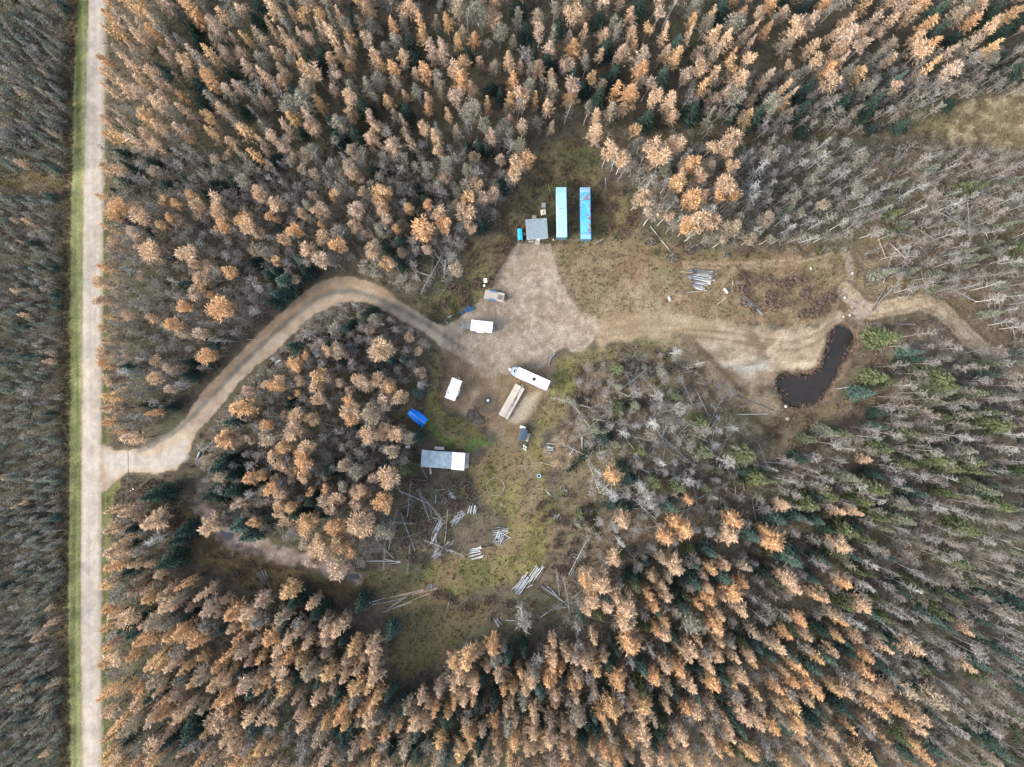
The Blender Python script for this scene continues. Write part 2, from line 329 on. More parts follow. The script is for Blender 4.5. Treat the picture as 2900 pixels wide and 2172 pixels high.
    c = lay(c, zone(x, y, dp((1480, 725), (1560, 780), (1640, 838), (1690, 870), (1680, 900), (1620, 890), (1550, 850), (1500, 800), (1460, 755)), 2.4, 2), mix(A(146, 124, 98), A(176, 152, 124), st(n2, .34, .66)), .9)
    c = lay(c, zone(x, y, SAND, 1.6, 1.4), mix(mix(A(168, 146, 120), A(194, 172, 146), st(n2, .34, .66)), A(150, 124, 96), .6*st(n4, .52, .7)))
    stk = VN(55)(x*.25+y*.9, y*.25-x*.12)[:, None]; c = np.where(zone(x, y, SAND, 1.0)[:, None] > .3, c*(.84+.3*stk), c)
    c = lay(c, zone(x, y, TRACK, 1.6, 1.2), tan)
    for g, cc in ((SAND_B1, A(196, 186, 170)), (SAND_B2, A(216, 190, 156)), (SAND_B3, A(222, 200, 172))): c = lay(c, zone(x, y, g, 1.3, .9), cc, .9)
    for ln, wd_, cc, am in ((((1480, 712), (1560, 716), (1640, 730), (1710, 742), (1765, 722), (1808, 690)), .28, A(128, 106, 82), .75), (((1480, 726), (1560, 732), (1635, 748), (1712, 760), (1772, 738), (1812, 702)), .28, A(128, 106, 82), .7), (((1560, 785), (1600, 778), (1640, 770), (1672, 748), (1690, 725)), .35, A(210, 190, 164), .7), (((1575, 795), (1610, 790), (1650, 780), (1685, 755)), .25, A(134, 112, 88), .7),
            (((1505, 745), (1540, 780), (1580, 822), (1612, 850)), .7, A(112, 92, 70), .8), (((1690, 812), (1720, 806), (1750, 804), (1780, 788), (1790, 755), (1800, 728)), .6, A(122, 98, 72), .7), (((1660, 750), (1700, 790), (1740, 796), (1768, 770), (1782, 730)), .3, A(214, 192, 162), .6), (((1300, 712), (1380, 700), (1470, 702)), .3, A(150, 126, 100), .7), (((1300, 728), (1380, 716), (1470, 716)), .3, A(150, 126, 100), .7), (((1150, 700), (1220, 705), (1300, 708)), .3, A(150, 128, 106), .5), (((1140, 715), (1220, 722), (1300, 726)), .3, A(150, 128, 106), .5)):
        c = lay(c, band(x, y, smooth(dp(*ln), 2, False), wd_, .4, .35), cc, am)
    c = lay(c, zone(x, y, MUDSPOT, 1.3, 1.0), A(120, 98, 76), .7)
    dq = ldist(x, y, QUAD)
    c = lay(c, np.clip(1.25-np.abs(dq-.55)/.32, 0, 1)*np.clip(fbm(x, y, 2, 2, 12)*2.6-.3, 0, 1), A(178, 150, 128), 1.0)
    c = lay(c, band(x, y, QUAD[5:], .55, .35, .2), A(160, 146, 130), .8)
    de = ldist(x, y, ETRACK)
    c = lay(c, band(x, y, ETRACK, 1.9, .4, .5), mix(A(176, 150, 120), A(200, 176, 148), st(n2, .3, .7)))
    c = lay(c, np.clip(1-np.abs(de-1.1)/.35, 0, 1), A(134, 112, 86), .7)
    c = lay(c, np.clip(1-np.abs(de-2.5)/.5, 0, 1), A(92, 78, 60), .6)
    c = lay(c, zone(x, y, CLAY, .9, .9), A(184, 162, 142))
    c = lay(c, zone(x, y, dp((1600, 868), (1640, 905), (1690, 940), (1680, 950), (1630, 915), (1590, 880)), .8, .6), A(88, 74, 54), .8)
    c = lay(c, band(x, y, [S(1675, 1435), S(1685, 1480), S(1705, 1520)], .8, .6, .3), A(70, 64, 42), .8)
    # yard, drive, road
    c = lay(c, zone(x, y, DIRT, 1.3, 1.0), mix(mix(A(140, 112, 86), A(168, 142, 116), st(n2, .3, .7)), A(124, 104, 72), .5*st(n1, .5, .7)))
    c = lay(c, zone(x, y, PAD, .7, .4), mix(A(166, 146, 116), A(190, 170, 144), st(n2, .3, .7)))
    c = lay(c, zone(x, y, [(S(1381, 1134)[0]+3.2*math.cos(a), S(1381, 1140)[1]+2.6*math.sin(a)) for a in np.linspace(0, 6.283, 14)[:-1]], 1.2, .8), A(110, 96, 84), .7)
    c = lay(c, zone(x, y, YARD, .45, .5, 3, 1.6), gravel)
    c = lay(c, zone(x, y, dp((1150, 545), (1190, 545), (1200, 575), (1180, 590), (1140, 580), (1130, 555)), 3, 2), mix(A(174, 144, 118), A(186, 158, 132), n2), .7)
    c = lay(c, zone(x, y, dp((1100, 790), (1150, 778), (1165, 790), (1140, 800)), 1, .8), A(112, 96, 82), .6)
    ed = mix(A(190, 162, 136), A(210, 184, 158), st(n2, .3, .7))
    dz = zone(x, y, DRIVE, .35, .4, 3, 1.6); c = lay(c, dz, ed)
    c = lay(c, zone(x, y, D_UP[9:-2]+[(a[0]*.55+b[0]*.45, a[1]*.55+b[1]*.45) for a, b in zip(D_UP[9:-2], D_LO[9:-2])][::-1], .8, .5), mix(A(178, 142, 112), A(194, 160, 130), st(n2, .3, .7)), .8)
    c = lay(c, band(x, y, RUT[:15], .6, .45, .3), mix(A(128, 118, 106), A(148, 138, 126), st(n2, .3, .7)), .85)
    c = lay(c, band(x, y, RUT[14:], .4, .7, .4), A(124, 108, 94), .7)
    c = lay(c, zone(x, y, dp((225, 975), (330, 985), (400, 950), (405, 985), (380, 1008), (330, 1012), (270, 1012), (235, 1045)), 1.5, 1), mix(A(192, 180, 166), A(208, 196, 184), n2), .8)
    rx = zone(x, y, ROAD, .45, .2, 3, 2.0); c = lay(c, rx, mix(A(196, 172, 148), A(206, 184, 162), n2))
    core = zone(x, y, [(a[0]+.45, a[1]) for a in ROAD_L]+[(a[0]-.75, a[1]) for a in ROAD_R][::-1], .5, .15)
    c = lay(c, core, road)
    str_ = VN(40)(x*2.3+.02*y, y*.02)[:, None]; c = np.where(core[:, None] > .5, c*(.88+.22*str_), c)
    vz = zone(x, y, VERGE, .4, .25, 3, 1.5); gst = VN(41)(x*1.6, y*.03)[:, None]
    c = lay(c, vz, mix(A(122, 122, 70), A(172, 168, 112), st(gst*.6+n2*.4, .3, .7)))
    c = lay(c, zone(x, y, DITCH, .8, .5)*(1-vz), mix(A(104, 88, 62), A(146, 124, 92), st(n3*.5+n2*.5, .3, .7)))
    ez = zone(x, y, VERGE_E, .5, .4, 3, 1.5)*(1-rx)*(1-dz)
    c = lay(c, ez, mix(A(104, 104, 60), A(146, 140, 88), st(gst*.5+n2*.5, .3, .7)))
    # water margins
    c = lay(c, zone(x, y, grow(CREEK_S, -.1), 1.4, 1.6, 3, 2.0), mix(A(168, 140, 122), A(212, 184, 168), st(n2, .36, .64)), .9)
    c = lay(c, zone(x, y, grow(POND_S, 1.6), 1.4, 1.3), mix(A(110, 88, 72), A(140, 116, 96), st(n3, .35, .65)), .75)
    pz = zone(x, y, grow(POND_S, .3), .8, .9)
    c = lay(c, pz, A(58, 48, 44))
    c = lay(c, zone(x, y, [S(500+a/3.687, 1350+b/3.687) for a, b in ((570, 690), (700, 700), (860, 740), (900, 830), (700, 770), (560, 740))], .8, .7), A(88, 80, 78), .8)
    c = c*(.80+.40*n3)*1.12
    g = c.mean(1, keepdims=True); c = (g+(c-g)*.95)*np.array([.77, .855, .91])
    far = np.clip((np.maximum(np.abs(x)/150, np.abs(y)/120)-.9)/.15, 0, 1)[:, None]        # beyond the surveyed woods: one even forest floor
    return c*(1-far)+np.array([.085, .078, .058])*far

# tensor grid: fine in and around the frame, stretching to the horizon
STEP = .44
def axis(a, b):
    core = np.arange(a, b+STEP*.5, STEP); out = []; d = STEP; p = core[-1]; q = core[0]; lo = []
    while p < 4500: d *= 1.45; p += d; q -= d; out.append(p); lo.append(q)
    return np.concatenate([lo[::-1], core, out])
gx = axis(-130, 130); gy = axis(-99, 99)
X, Y = np.meshgrid(gx, gy); X = X.ravel(); Y = Y.ravel()
Z = height(X, Y); GC = ground_colour(X, Y)
nx, ny = len(gx), len(gy)
idx = np.arange(nx*ny).reshape(ny, nx)
Q = np.stack([idx[:-1, :-1], idx[:-1, 1:], idx[1:, 1:], idx[1:, :-1]], -1).reshape(-1, 4)
fx = X[Q].mean(1); fy = Y[Q].mean(1)
cls = np.zeros(len(Q), int)
def put(poly, k, line=None, half=0):
    z = zone(fx, fy, poly, .3) if line is None else band(fx, fy, line, half, .3)
    cls[z > .5] = k
put(EASTFIELD, 9); put(SAND, 5); put(TRACK, 6); put(None, 6, ETRACK, 1.6); put(GRASS4, 8); put(GRASS3, 8); put(GRASS2, 8); put(GRASS1, 8)
put(CREEK_S, 7); put(DIRT, 4); put(YARD, 4); put(VERGE_E, 10); put(DRIVE, 3); put(VERGE, 2); put(ROAD, 1)
M_ground = attr_mat('soil_and_turf', .95, 0, 1, 2.2, .7, .1, .62, 1.38)
M_road = attr_mat('packed_gravel', .95, 0, 1, 2.6, .3, .1, .86, 1.12)
GNAMES = {0: ('ground', 'brown forest floor and brush ground under the trees'), 1: ('gravel_road', 'long straight pale gravel road running the height of the picture'),
          2: ('grass_verge', 'mown green grass verge along the west side of the gravel road'), 3: ('driveway', 'curving tan dirt driveway with a grey wheel-packed middle'),
          4: ('gravel_yard', 'pale gravel and dirt yard between the trailers'), 5: ('sand_pit', 'bare sandy ground beside the dark pond'),
          6: ('dirt_track', 'tan dirt track leading east from the yard'), 7: ('creek_bed', 'pinkish dry creek bed in the southwest wood'),
          8: ('grass_clearing', 'olive grass clearing around the cabin and log piles'), 9: ('brown_field', 'brown dry field east of the two long blue containers'),
          10: ('roadside_grass', 'narrow strip of grass along the east edge of the gravel road')}
for k, (nm, lb) in GNAMES.items():
    q = Q[cls == k]; u, inv = np.unique(q, return_inverse=True)
    me = np_mesh(nm, np.stack([X[u], Y[u], Z[u]], 1), inv.reshape(-1, 4), M_road if k in (1, 3) else M_ground, GC[u], True)
    tag(link(nm, me), lb, nm.split('_')[-1], kind='structure')
# water
def water_mat(name, c, rough):
    m, t, b = node_mat(name, rough, .5)
    n0 = t.nodes.new('ShaderNodeTexNoise'); n0.inputs['Scale'].default_value = .35; n0.inputs['Detail'].default_value = 7; r0 = t.nodes.new('ShaderNodeValToRGB')
    r0.color_ramp.elements[0].position = .38; r0.color_ramp.elements[1].position = .62; r0.color_ramp.elements[0].color = (*c, 1); r0.color_ramp.elements[1].color = (c[0]*1.3, c[1]*1.2, c[2]*1.1, 1)
    t.links.new(n0.outputs[0], r0.inputs[0]); t.links.new(r0.outputs[0], b.inputs['Base Color'])
    tc = t.nodes.new('ShaderNodeTexCoord'); n = t.nodes.new('ShaderNodeTexNoise'); n.inputs['Scale'].default_value = 2.2; n.inputs['Detail'].default_value = 4
    bp = t.nodes.new('ShaderNodeBump'); bp.inputs['Strength'].default_value = .08
    t.links.new(tc.outputs['Object'], n.inputs['Vector']); t.links.new(tc.outputs['Object'], n0.inputs['Vector']); t.links.new(n.outputs[0], bp.inputs['Height']); t.links.new(bp.outputs[0], b.inputs['Normal'])
    return m
def water(name, poly, z, m, label):
    P = [(p[0], p[1]) for p in poly]; cx = sum(p[0] for p in P)/len(P); cy = sum(p[1] for p in P)/len(P)
    b = bmesh.new(); vs_ = [b.verts.new((x, y, z)) for x, y in P]; b.faces.new(vs_); bmesh.ops.triangulate(b, faces=b.faces[:])
    for f in b.faces:
        if f.normal.z < 0: f.normal_flip()
    me = bpy.data.meshes.new(name); b.to_mesh(me); b.free(); me.materials.append(m)
    return tag(link(name, me), label, 'water', kind='structure')
M_pond = water_mat('dark_peaty_water', lin(50, 46, 44, .5), .22); M_pool = water_mat('blue_black_pool_water', lin(40, 52, 66, .6), .12)
water('pond_water', [(p[0]+.35*math.sin(i*2.1)+.25*math.sin(i*5.3), p[1]+.35*math.cos(i*1.7)+.2*math.sin(i*4.1)) for i, p in enumerate(grow(POND_S, .15))], -.75, M_pond, 'dark brown crescent-shaped pond below the sandy bank')
water('creek_pool_water', smooth(grow(POOL1, .1), 1), -.62, M_pool, 'small dark pool at the west end of the creek bed')
water('creek_pool_water', smooth(grow(POOL2, .1), 1), -.62, M_pool, 'small dark pool at the east end of the creek bed')
# ---------------------------------------------------------------- trees: crown and trunk shapes
def unit(n, rng):
    v = rng.normal(size=(n, 3)); return v/np.linalg.norm(v, axis=1)[:, None]
def leaves(C, size, rng, flat=0.0, thin=.55, axis=None):
    """one small triangle of foliage per centre"""
    n = len(C); a = unit(n, rng) if axis is None else axis; b = np.cross(a, unit(n, rng)); b /= np.linalg.norm(b, axis=1)[:, None]+1e-9
    if flat: b[:, 2] *= (1-flat)
    s = np.asarray(size).reshape(-1, 1); a = a*s; b = b*s*thin
    V = np.stack([C+a, C-a*.6+b, C-a*.6-b], 1).reshape(-1, 3)
    return V
def colours(n, base, rng, v=.22, hue=.08):
    f = 1+(rng.random((n, 1))-.5)*2*v; c = np.asarray(base)[None, :]*f*(1+(rng.random((n, 3))-.5)*hue)
    return np.repeat(c, 3, 0)
def strips(P0, P1, w0, rng):
    """thin tapered twigs"""
    d = P1-P0; s = np.cross(d, unit(len(d), rng)); s /= np.linalg.norm(s, axis=1)[:, None]+1e-9
    w0 = np.asarray(w0).reshape(-1, 1)
    return np.stack([P0+s*w0, P0-s*w0, P1], 1).reshape(-1, 3)
def trunk_vf(h, r, rng, bend=.35, n=5, k=4, top=.15):
    P = [np.array([0, 0, -.25])]; d = rng.normal(size=2)*bend
    for i in range(1, k+1):
        t = i/k; P.append(np.array([d[0]*t*t+rng.normal()*.06, d[1]*t*t+rng.normal()*.06, h*t]))
    V = []; F = []
    for i, p in enumerate(P):
        t = i/k; rr = r*(1.15-(1-top)*t)
        for a in range(n): V.append(p+np.array([math.cos(6.283*a/n)*rr, math.sin(6.283*a/n)*rr, 0]))
    for i in range(k):
        for a in range(n):
            b = (a+1) % n; q = (i*n+a, i*n+b, (i+1)*n+b, (i+1)*n+a); F += [(q[0], q[1], q[2]), (q[0], q[2], q[3])]
    return np.array(V), np.array(F), np.array(P)
class Part:
    def __init__(s, V, C, F=None): s.V = V; s.C = C; s.F = np.arange(len(V)).reshape(-1, 3) if F is None else F
def join(*ps):
    V = []; C = []; F = []; o = 0
    for p in ps: V.append(p.V); C.append(p.C); F.append(p.F+o); o += len(p.V)
    return Part(np.concatenate(V), np.concatenate(C), np.concatenate(F))
def larch(rng, col, h=14.0, rmax=1.9, base=.30, nb=72, grey=.35, leaf=.31):
    C = []; Z = []; lop = rng.random()*6.283; amt = .1+.25*rng.random()
    for i in range(nb):
        t = (i+rng.random())/nb; z = h*(base+(1-base)*t); prof = (1-t)**.75*(.55+.45*min(1, t*5))+.06
        a = i*2.4+rng.normal()*.4; L = rmax*prof*(.5+.8*rng.random())*(1+amt*math.cos(a-lop)); up = .25+.35*rng.random()
        m = max(2, int(2+L*3.2))
        for u in np.linspace(.25, 1, m):
            q_ = .0; C.append((math.cos(a)*L*u+rng.normal()*.1, math.sin(a)*L*u+rng.normal()*.1, z+L*u*up-.2*L*u*u+rng.normal()*.08)); Z.append((t, u))
    for z in np.linspace(.9, 1.0, 5): C.append((rng.normal()*.06, rng.normal()*.06, h*z)); Z.append((1, 1))
    C = np.array(C); Z = np.array(Z); C = np.repeat(C, 4, 0)+rng.normal(size=(len(C)*4, 3))*.14; Z = np.repeat(Z, 4, 0)
    ax = C*np.array([1, 1, 0])+1e-3; ax /= np.linalg.norm(ax, axis=1)[:, None]; ax = ax+np.array([0, 0, .25])+.75*unit(len(C), rng); ax /= np.linalg.norm(ax, axis=1)[:, None]
    V = leaves(C, leaf*(.6+.7*rng.random(len(C))), rng, thin=.30, axis=ax)
    cc = colours(len(C), col, rng, .28)
    g = np.repeat(np.clip((.5-Z[:, 0])*1.6, 0, 1)*grey, 3)[:, None]     # lower limbs have lost their needles: grey twig shows
    cc = cc*(1-g)+np.array([.105, .108, .088])*g
    P = Part(V, cc)
    k = 26; a = rng.random(k)*6.283; z = h*(base*.5+.35*rng.random(k)); L = rmax*(.6+.5*rng.random(k))
    P0 = np.stack([0*z, 0*z, z], 1); P1 = P0+np.stack([np.cos(a)*L, np.sin(a)*L, -.1*L], 1)
    return join(P, Part(strips(P0, P1, .04, rng), colours(k, (.10, .09, .08), rng)))
def aspen(rng, col, h=14.0, rmax=2.0, base=.46, nl=15, leaf=.33, fill=76, grey=.25):
    C = []; T_ = []; X_ = []
    for i in range(nl):
        t = rng.random()**.8; z = h*(base+(.93-base)*t); prof = math.sin(math.pi*min(1, .22+.78*(1-t)))**.8 if t > .1 else .75
        a = i*2.4+rng.normal()*.3; d = rmax*.62*prof*(.5+.6*rng.random()); lr = rmax*(.34+.20*rng.random())
        c0 = np.array([math.cos(a)*d, math.sin(a)*d, z]); qu = unit(fill, rng); q = qu*(lr*(.3+.85*rng.random((fill, 1))**.7)); q[:, 2] *= 1.25
        C.append(c0+q); X_.append(qu+.8*unit(fill, rng)+np.array([math.cos(a)*.4, math.sin(a)*.4, .3])); T_ += [t]*fill
    C = np.concatenate(C); T_ = np.array(T_); X_ = np.concatenate(X_); X_ /= np.linalg.norm(X_, axis=1)[:, None]
    V = leaves(C, leaf*(.6+.7*rng.random(len(C))), rng, thin=.32, axis=X_); cc = colours(len(C), col, rng, .25)
    g = np.repeat(np.clip((.55-T_)*1.6, 0, 1)*grey, 3)[:, None]; cc = cc*(1-g)+np.array([.125, .112, .10])*g
    k = 30; a = rng.random(k)*6.283; z = h*(base*.75+.3*rng.random(k)); L = rmax*(.5+.45*rng.random(k))
    P0 = np.stack([0*z, 0*z, z], 1); P1 = P0+np.stack([np.cos(a)*L, np.sin(a)*L, L*1.1], 1)
    return join(Part(V, cc), Part(strips(P0, P1, .045, rng), colours(k, (.16, .15, .14), rng)))
def bare(rng, col, h=13.0, rmax=1.5, base=.42, nb=36, tw=12):
    P0 = []; P1 = []; W = []
    for i in range(nb):
        t = rng.random(); z = h*(base+(.97-base)*t); a = rng.random()*6.283; L = rmax*(1-.6*t)*(.6+.6*rng.random()); up = .9+.7*rng.random()
        e = np.array([math.cos(a)*L, math.sin(a)*L, z+L*up]); s = np.array([0, 0, z]); P0.append(s); P1.append(e); W.append(.05)
        for k in range(tw):
            u = .25+.75*rng.random(); p = s+(e-s)*u; q = p+(unit(1, rng)[0]*np.array([.75, .75, .5])+np.array([0, 0, .3]))*(.35+.6*rng.random())
            P0.append(p); P1.append(q); W.append(.05)
    return Part(strips(np.array(P0), np.array(P1), np.array(W), rng), colours(len(P0), col, rng, .25))
def spruce(rng, col, h=13.0, rmax=1.7, base=.12, nw=19, tip=None):
    C = []; A_ = []; S_ = []; Tt = []
    for i in range(nw):
        t = (i+.5)/nw; z = h*(base+(1-base)*t); R = rmax*((1-t)**.85+.05); nbr = max(5, int(12*(1-t)+5))
        for k in range(nbr):
            a = 6.283*(k+rng.random()*.8)/nbr+i; L = R*(.72+.5*rng.random()); dz = -.32*L
            for u in (.3, .58, .84, 1.0):
                C.append((math.cos(a)*L*u, math.sin(a)*L*u, z+dz*u+rng.normal()*.06))
                v = np.array([math.cos(a+rng.normal()*.5), math.sin(a+rng.normal()*.5), -.2+rng.normal()*.2]); A_.append(v/np.linalg.norm(v)); S_.append((.26+.2*(1-u)+.1*rng.random())*(.7+.5*(1-t))); Tt.append((t, u))
    for z in np.linspace(.93, 1.0, 5): C.append((0, 0, h*z)); A_.append((0, 0, 1.)); S_.append(.22); Tt.append((1, 1))
    C = np.array(C); A_ = np.array(A_); Tt = np.array(Tt)
    V = leaves(C, np.array(S_), rng, thin=.55, axis=A_); cc = colours(len(C), col, rng, .3)
    if tip is not None:                                           # young growth at the shoot ends
        g = np.repeat(np.clip(Tt[:, 1]*1.4-.5, 0, 1)*(.3+.7*Tt[:, 0]), 3)[:, None]; cc = cc*(1-g)+np.asarray(tip)*g*(.8+.4*rng.random((len(cc), 1)))
    return Part(V, cc)
def snag(rng, col, h=12.0, rmax=1.7, base=.25, nb=46):
    P0 = []; P1 = []; W = []
    for i in range(nb):
        t = (i+rng.random())/nb; z = h*(base+(.98-base)*t); a = rng.random()*6.283; L = rmax*(1-.65*t)*(.5+.7*rng.random())
        s = np.array([0, 0, z]); e = np.array([math.cos(a)*L, math.sin(a)*L, z+L*(.25*rng.normal()-.1)]); P0.append(s); P1.append(e); W.append(.06)
        for k in range(5):
            u = .35+.65*rng.random(); p = s+(e-s)*u; q = p+unit(1, rng)[0]*(.25+.4*rng.random()); P0.append(p); P1.append(q); W.append(.035)
    return Part(strips(np.array(P0), np.array(P1), np.array(W), rng), colours(len(P0), col, rng, .2))

M_leaf = attr_mat('autumn_foliage', .9, .22); M_twig = attr_mat('twig', .9); M_needle = attr_mat('evergreen_needles', .85, .12)
M_trunk = attr_mat('bark', .9, 0, 1, 1.8, .2, lo=.6, hi=1.2)
OR = dict(bright=(.49, .312, .175), gold=(.46, .318, .18), peach=(.445, .328, .228), pink=(.38, .295, .232), dull=(.29, .245, .187), grey=(.20, .192, .16))
KINDS = {}
def add_kind(key, crown_fn, variants, tr_h, tr_r, tr_col, cm, base_r, base_h):
    out = []
    for i, (tone, args) in enumerate(variants):
        rng = np.random.default_rng(1000+hash_(key)*50+i)
        cr = crown_fn(rng, *args[0], **args[1])
        V, F, P = trunk_vf(tr_h*(.97 if key != 'snag' else 1), tr_r, rng)
        tc = np.tile(np.asarray(tr_col)*(.85+.3*rng.random())*({'pale': 1.0, 'sapling': .4, 'grey': .7}.get(tone, .5) if key == 'bare' else 1), (len(V), 1)); tk = Part(V, tc, F)
        out.append(dict(tone=tone, crown=cr, trunk=tk))
    KINDS[key] = dict(v=out, r=base_r, h=base_h, cm=cm)
def hash_(s): return sum(ord(c)*(i+1) for i, c in enumerate(s)) % 997
tones = ['bright', 'gold', 'peach', 'pink', 'dull', 'grey']
add_kind('larch', larch, [(t, ((OR[t],), dict(nb=(66, 78, 58)[k], rmax=(1.7, 2.0, 1.5)[k], grey=.35+.15*k, base=(.3, .38, .2)[k]))) for t in tones for k in range(3)], 13.6, .15, (.13, .115, .10), M_leaf, 1.7, 14.0)
add_kind('aspen', aspen, [(t, ((OR[t],), dict(nl=(14, 18, 10)[k], rmax=(1.9, 2.15, 1.7)[k], grey=.25+.2*k, base=(.46, .4, .58)[k]))) for t in tones for k in range(3)], 12.8, .13, (.34, .32, .29), M_leaf, 1.8, 13.5)
add_kind('bare', bare, [(t, ((c,), dict(nb=34+4*k, rmax=1.5+.2*k, base=.40+.08*k))) for t, c in (('brown', (.17, .157, .138)), ('pinkish', (.185, .167, .152)), ('grey', (.18, .172, .165)), ('pale', (.24, .235, .228))) for k in range(2)]+[('sapling', (((.16, .15, .128),), dict(h=13, nb=22, tw=7, rmax=2.0, base=.05))), ('sapling', (((.175, .168, .148),), dict(h=13, nb=20, tw=7, rmax=2.2, base=.05))), ('sapling', (((.16, .15, .135),), dict(h=13, nb=22, tw=7, rmax=2.0, base=.08)))], 12.6, .075, (.42, .43, .43), M_twig, 1.5, 13.0)
add_kind('spruce', spruce, [('dark', (((.030, .052, .040),), dict(rmax=1.6))), ('dark', (((.026, .047, .041),), dict(rmax=1.9, nw=17))), ('blue', (((.045, .078, .068),), dict(rmax=1.8, tip=(.07, .11, .095)))), ('blue', (((.05, .085, .07),), dict(rmax=1.5, tip=(.085, .12, .095)))),
    ('lime', (((.05, .075, .03),), dict(rmax=1.6, tip=(.14, .15, .085)))), ('lime', (((.06, .08, .035),), dict(rmax=1.9, nw=16, tip=(.13, .14, .085)))), ('lime', (((.055, .075, .04),), dict(rmax=1.4, tip=(.13, .135, .095)))), ('young', (((.125, .14, .115),), dict(rmax=1.7, nw=10, tip=(.18, .19, .155)))), ('young', (((.10, .12, .10),), dict(rmax=1.8, nw=10, tip=(.15, .165, .13)))), ('young', (((.13, .13, .105),), dict(rmax=1.6, nw=9, tip=(.21, .20, .165)))), ('sage', (((.10, .115, .085),), dict(rmax=1.3, tip=(.16, .17, .125)))), ('sage', (((.115, .125, .10),), dict(rmax=1.2, tip=(.175, .18, .145))))], 12.9, .12, (.10, .085, .07), M_needle, 1.6, 13.0)
add_kind('snag', snag, [('silver', (((.24, .25, .245),), dict())), ('silver', (((.22, .23, .22),), dict(rmax=2.0, nb=40))), ('silver', (((.27, .28, .275),), dict(rmax=1.5, base=.4))), ('silver', (((.20, .21, .19),), dict(rmax=1.8, nb=52)))], 11.9, .12, (.34, .34, .33), M_twig, 1.7, 12.0)

# ---------------------------------------------------------------- where the trees stand
TREES = []     # kind, variant tone, x, y, height, crown radius
def tone_idx(kind, tone):
    c = [i for i, v in enumerate(KINDS[kind]['v']) if v['tone'] == tone]; return c[int(RNG.random()*len(c))]
def plant(kind, tone, cx, cy, rad, h, frac=.74, fixed=False):
    """cx, cy: where the middle of the crown is seen at ground scale"""
    h *= .92; k = (H-frac*h)/H; x, y = cx*k, cy*k
    TREES.append([kind, tone_idx(kind, tone), x, y, h, rad, fixed])
TAKEN = []
def man(i, j, kind, entries, tone=None, hh=None):
    for e in entries:
        x, y = T(i, j, e[0], e[1]); r = (e[2] if len(e) > 2 else 60)*.25*.1112; r = min(r*.84, 2.45) if kind in ('larch', 'aspen') else min(r*.95, 2.5)
        tn = e[3] if len(e) > 3 else (tone or random.choices(['bright', 'gold', 'peach', 'pink'], [3, 3, 3, 1])[0])
        h = hh if hh else (9.5+2.4*r+1.5*random.random() if kind in ('larch', 'aspen') else 8.5+2.2*r+1.5*random.random())
        plant(kind, tn, x, y, r*1.06, min(h, 18), fixed=True); TAKEN.append((x, y, r*.8))
P_, K_, G_, B_ = 'peach', 'pink', 'grey', 'bright'
man(0, 1, 'aspen', [(1040,140,80,B_),(960,200,60),(1420,80,50,'gold'),(1190,130,40,P_),(1220,200,80,P_),(1530,110,50),(1720,110,60,P_),(1660,30,50,'gold'),(1870,110,80,P_),(1900,170,60,P_),(2110,230,75),(1930,280,60),(2150,310,70,P_),(1490,250,40,B_),(1420,310,45),(930,490,45,K_),(1050,480,50,K_),(1180,400,60,K_),(1220,500,40,P_),(1330,520,90,P_),(1640,540,120,P_),(1990,700,60,B_),(890,780,60,P_),(910,930,50,P_),(1840,890,35,B_),(1900,1000,110,B_),(1600,1000,60,B_),(1680,900,70,K_),(1540,1170,80,B_),(1740,1230,60,K_),(1810,1400,70,B_),(900,1180,40,P_),(910,1400,60,P_),(920,1520,60,B_),(1500,1530,50,K_),(1340,1620,60,P_),(960,1640,60,P_)])
man(0, 1, 'snag', [(1120,1580,85),(1420,1190,60),(1180,340,60),(1500,780,60),(1240,1450,50),(1100,690,70)], 'silver')
man(1, 1, 'aspen', [(50,40,60),(220,110,80,P_),(190,240,60),(400,200,40),(340,340,70,B_),(240,410,60,P_),(540,190,60,P_),(590,150,60,K_),(670,60,60),(870,160,80,K_),(890,300,60,P_),(570,300,35,B_),(1080,40,90),(1100,160,60,P_),(1130,250,60,K_),(1210,320,45,'gold'),(1310,160,50,'gold'),(1480,130,45),(1560,200,80),(1450,310,100,B_),(1630,290,80),(1830,80,80,'gold'),(1800,190,90,P_),(1940,80,60,K_),(2030,20,60,K_),(180,620,55,'gold'),(590,410,70,P_),(500,520,80,P_),(560,580,80,K_),(710,470,80,B_),(750,340,80,G_),(1000,530,70,P_),(970,350,50,K_),(1120,610,60),(1180,620,50,P_),(1500,510,45,K_),(2060,30,50,P_),(1100,1360,110,P_),(430,1420,50,B_),(620,1390,60,P_),(700,1360,70,'dull'),(780,1410,40),(360,1500,70,B_),(570,1550,90,'gold'),(420,1600,50,P_),(1070,1620,70,P_),(1160,1640,40,P_),(890,1640,60,P_),(700,1140,80,G_),(240,1640,60,P_),(640,1620,50,K_),(1100,350,60,G_),(470,140,60,G_),(100,560,70,G_),(680,620,60,G_),(1040,480,60,'dull')])
man(1, 1, 'spruce', [(210,760,100,'blue')], hh=13); man(1, 1, 'spruce', [(910,1070,85,'sage')], hh=9)
man(1, 1, 'spruce', [(170,880,50,'blue'),(1230,400,60,'blue'),(340,580,60,'blue'),(1060,1260,60,'sage')])
man(0, 2, 'larch', [(950,110,80,'gold'),(940,220,60,P_),(1320,240,40,B_),(1120,490,80,P_),(1010,420,30,B_),(2070,220,110,B_),(1920,470,90,B_),(2150,820,70,B_),(970,1090,50,P_),(1110,1130,60,P_),(1300,1170,110,P_),(970,1260,60,P_),(1080,1340,40,P_),(1000,1450,90,P_),(980,1600,70),(1780,1240,100,P_),(2060,1030,60,K_),(2190,1210,50,B_)])
man(0, 2, 'snag', [(1320,1350,100),(1150,290,60)], 'silver')
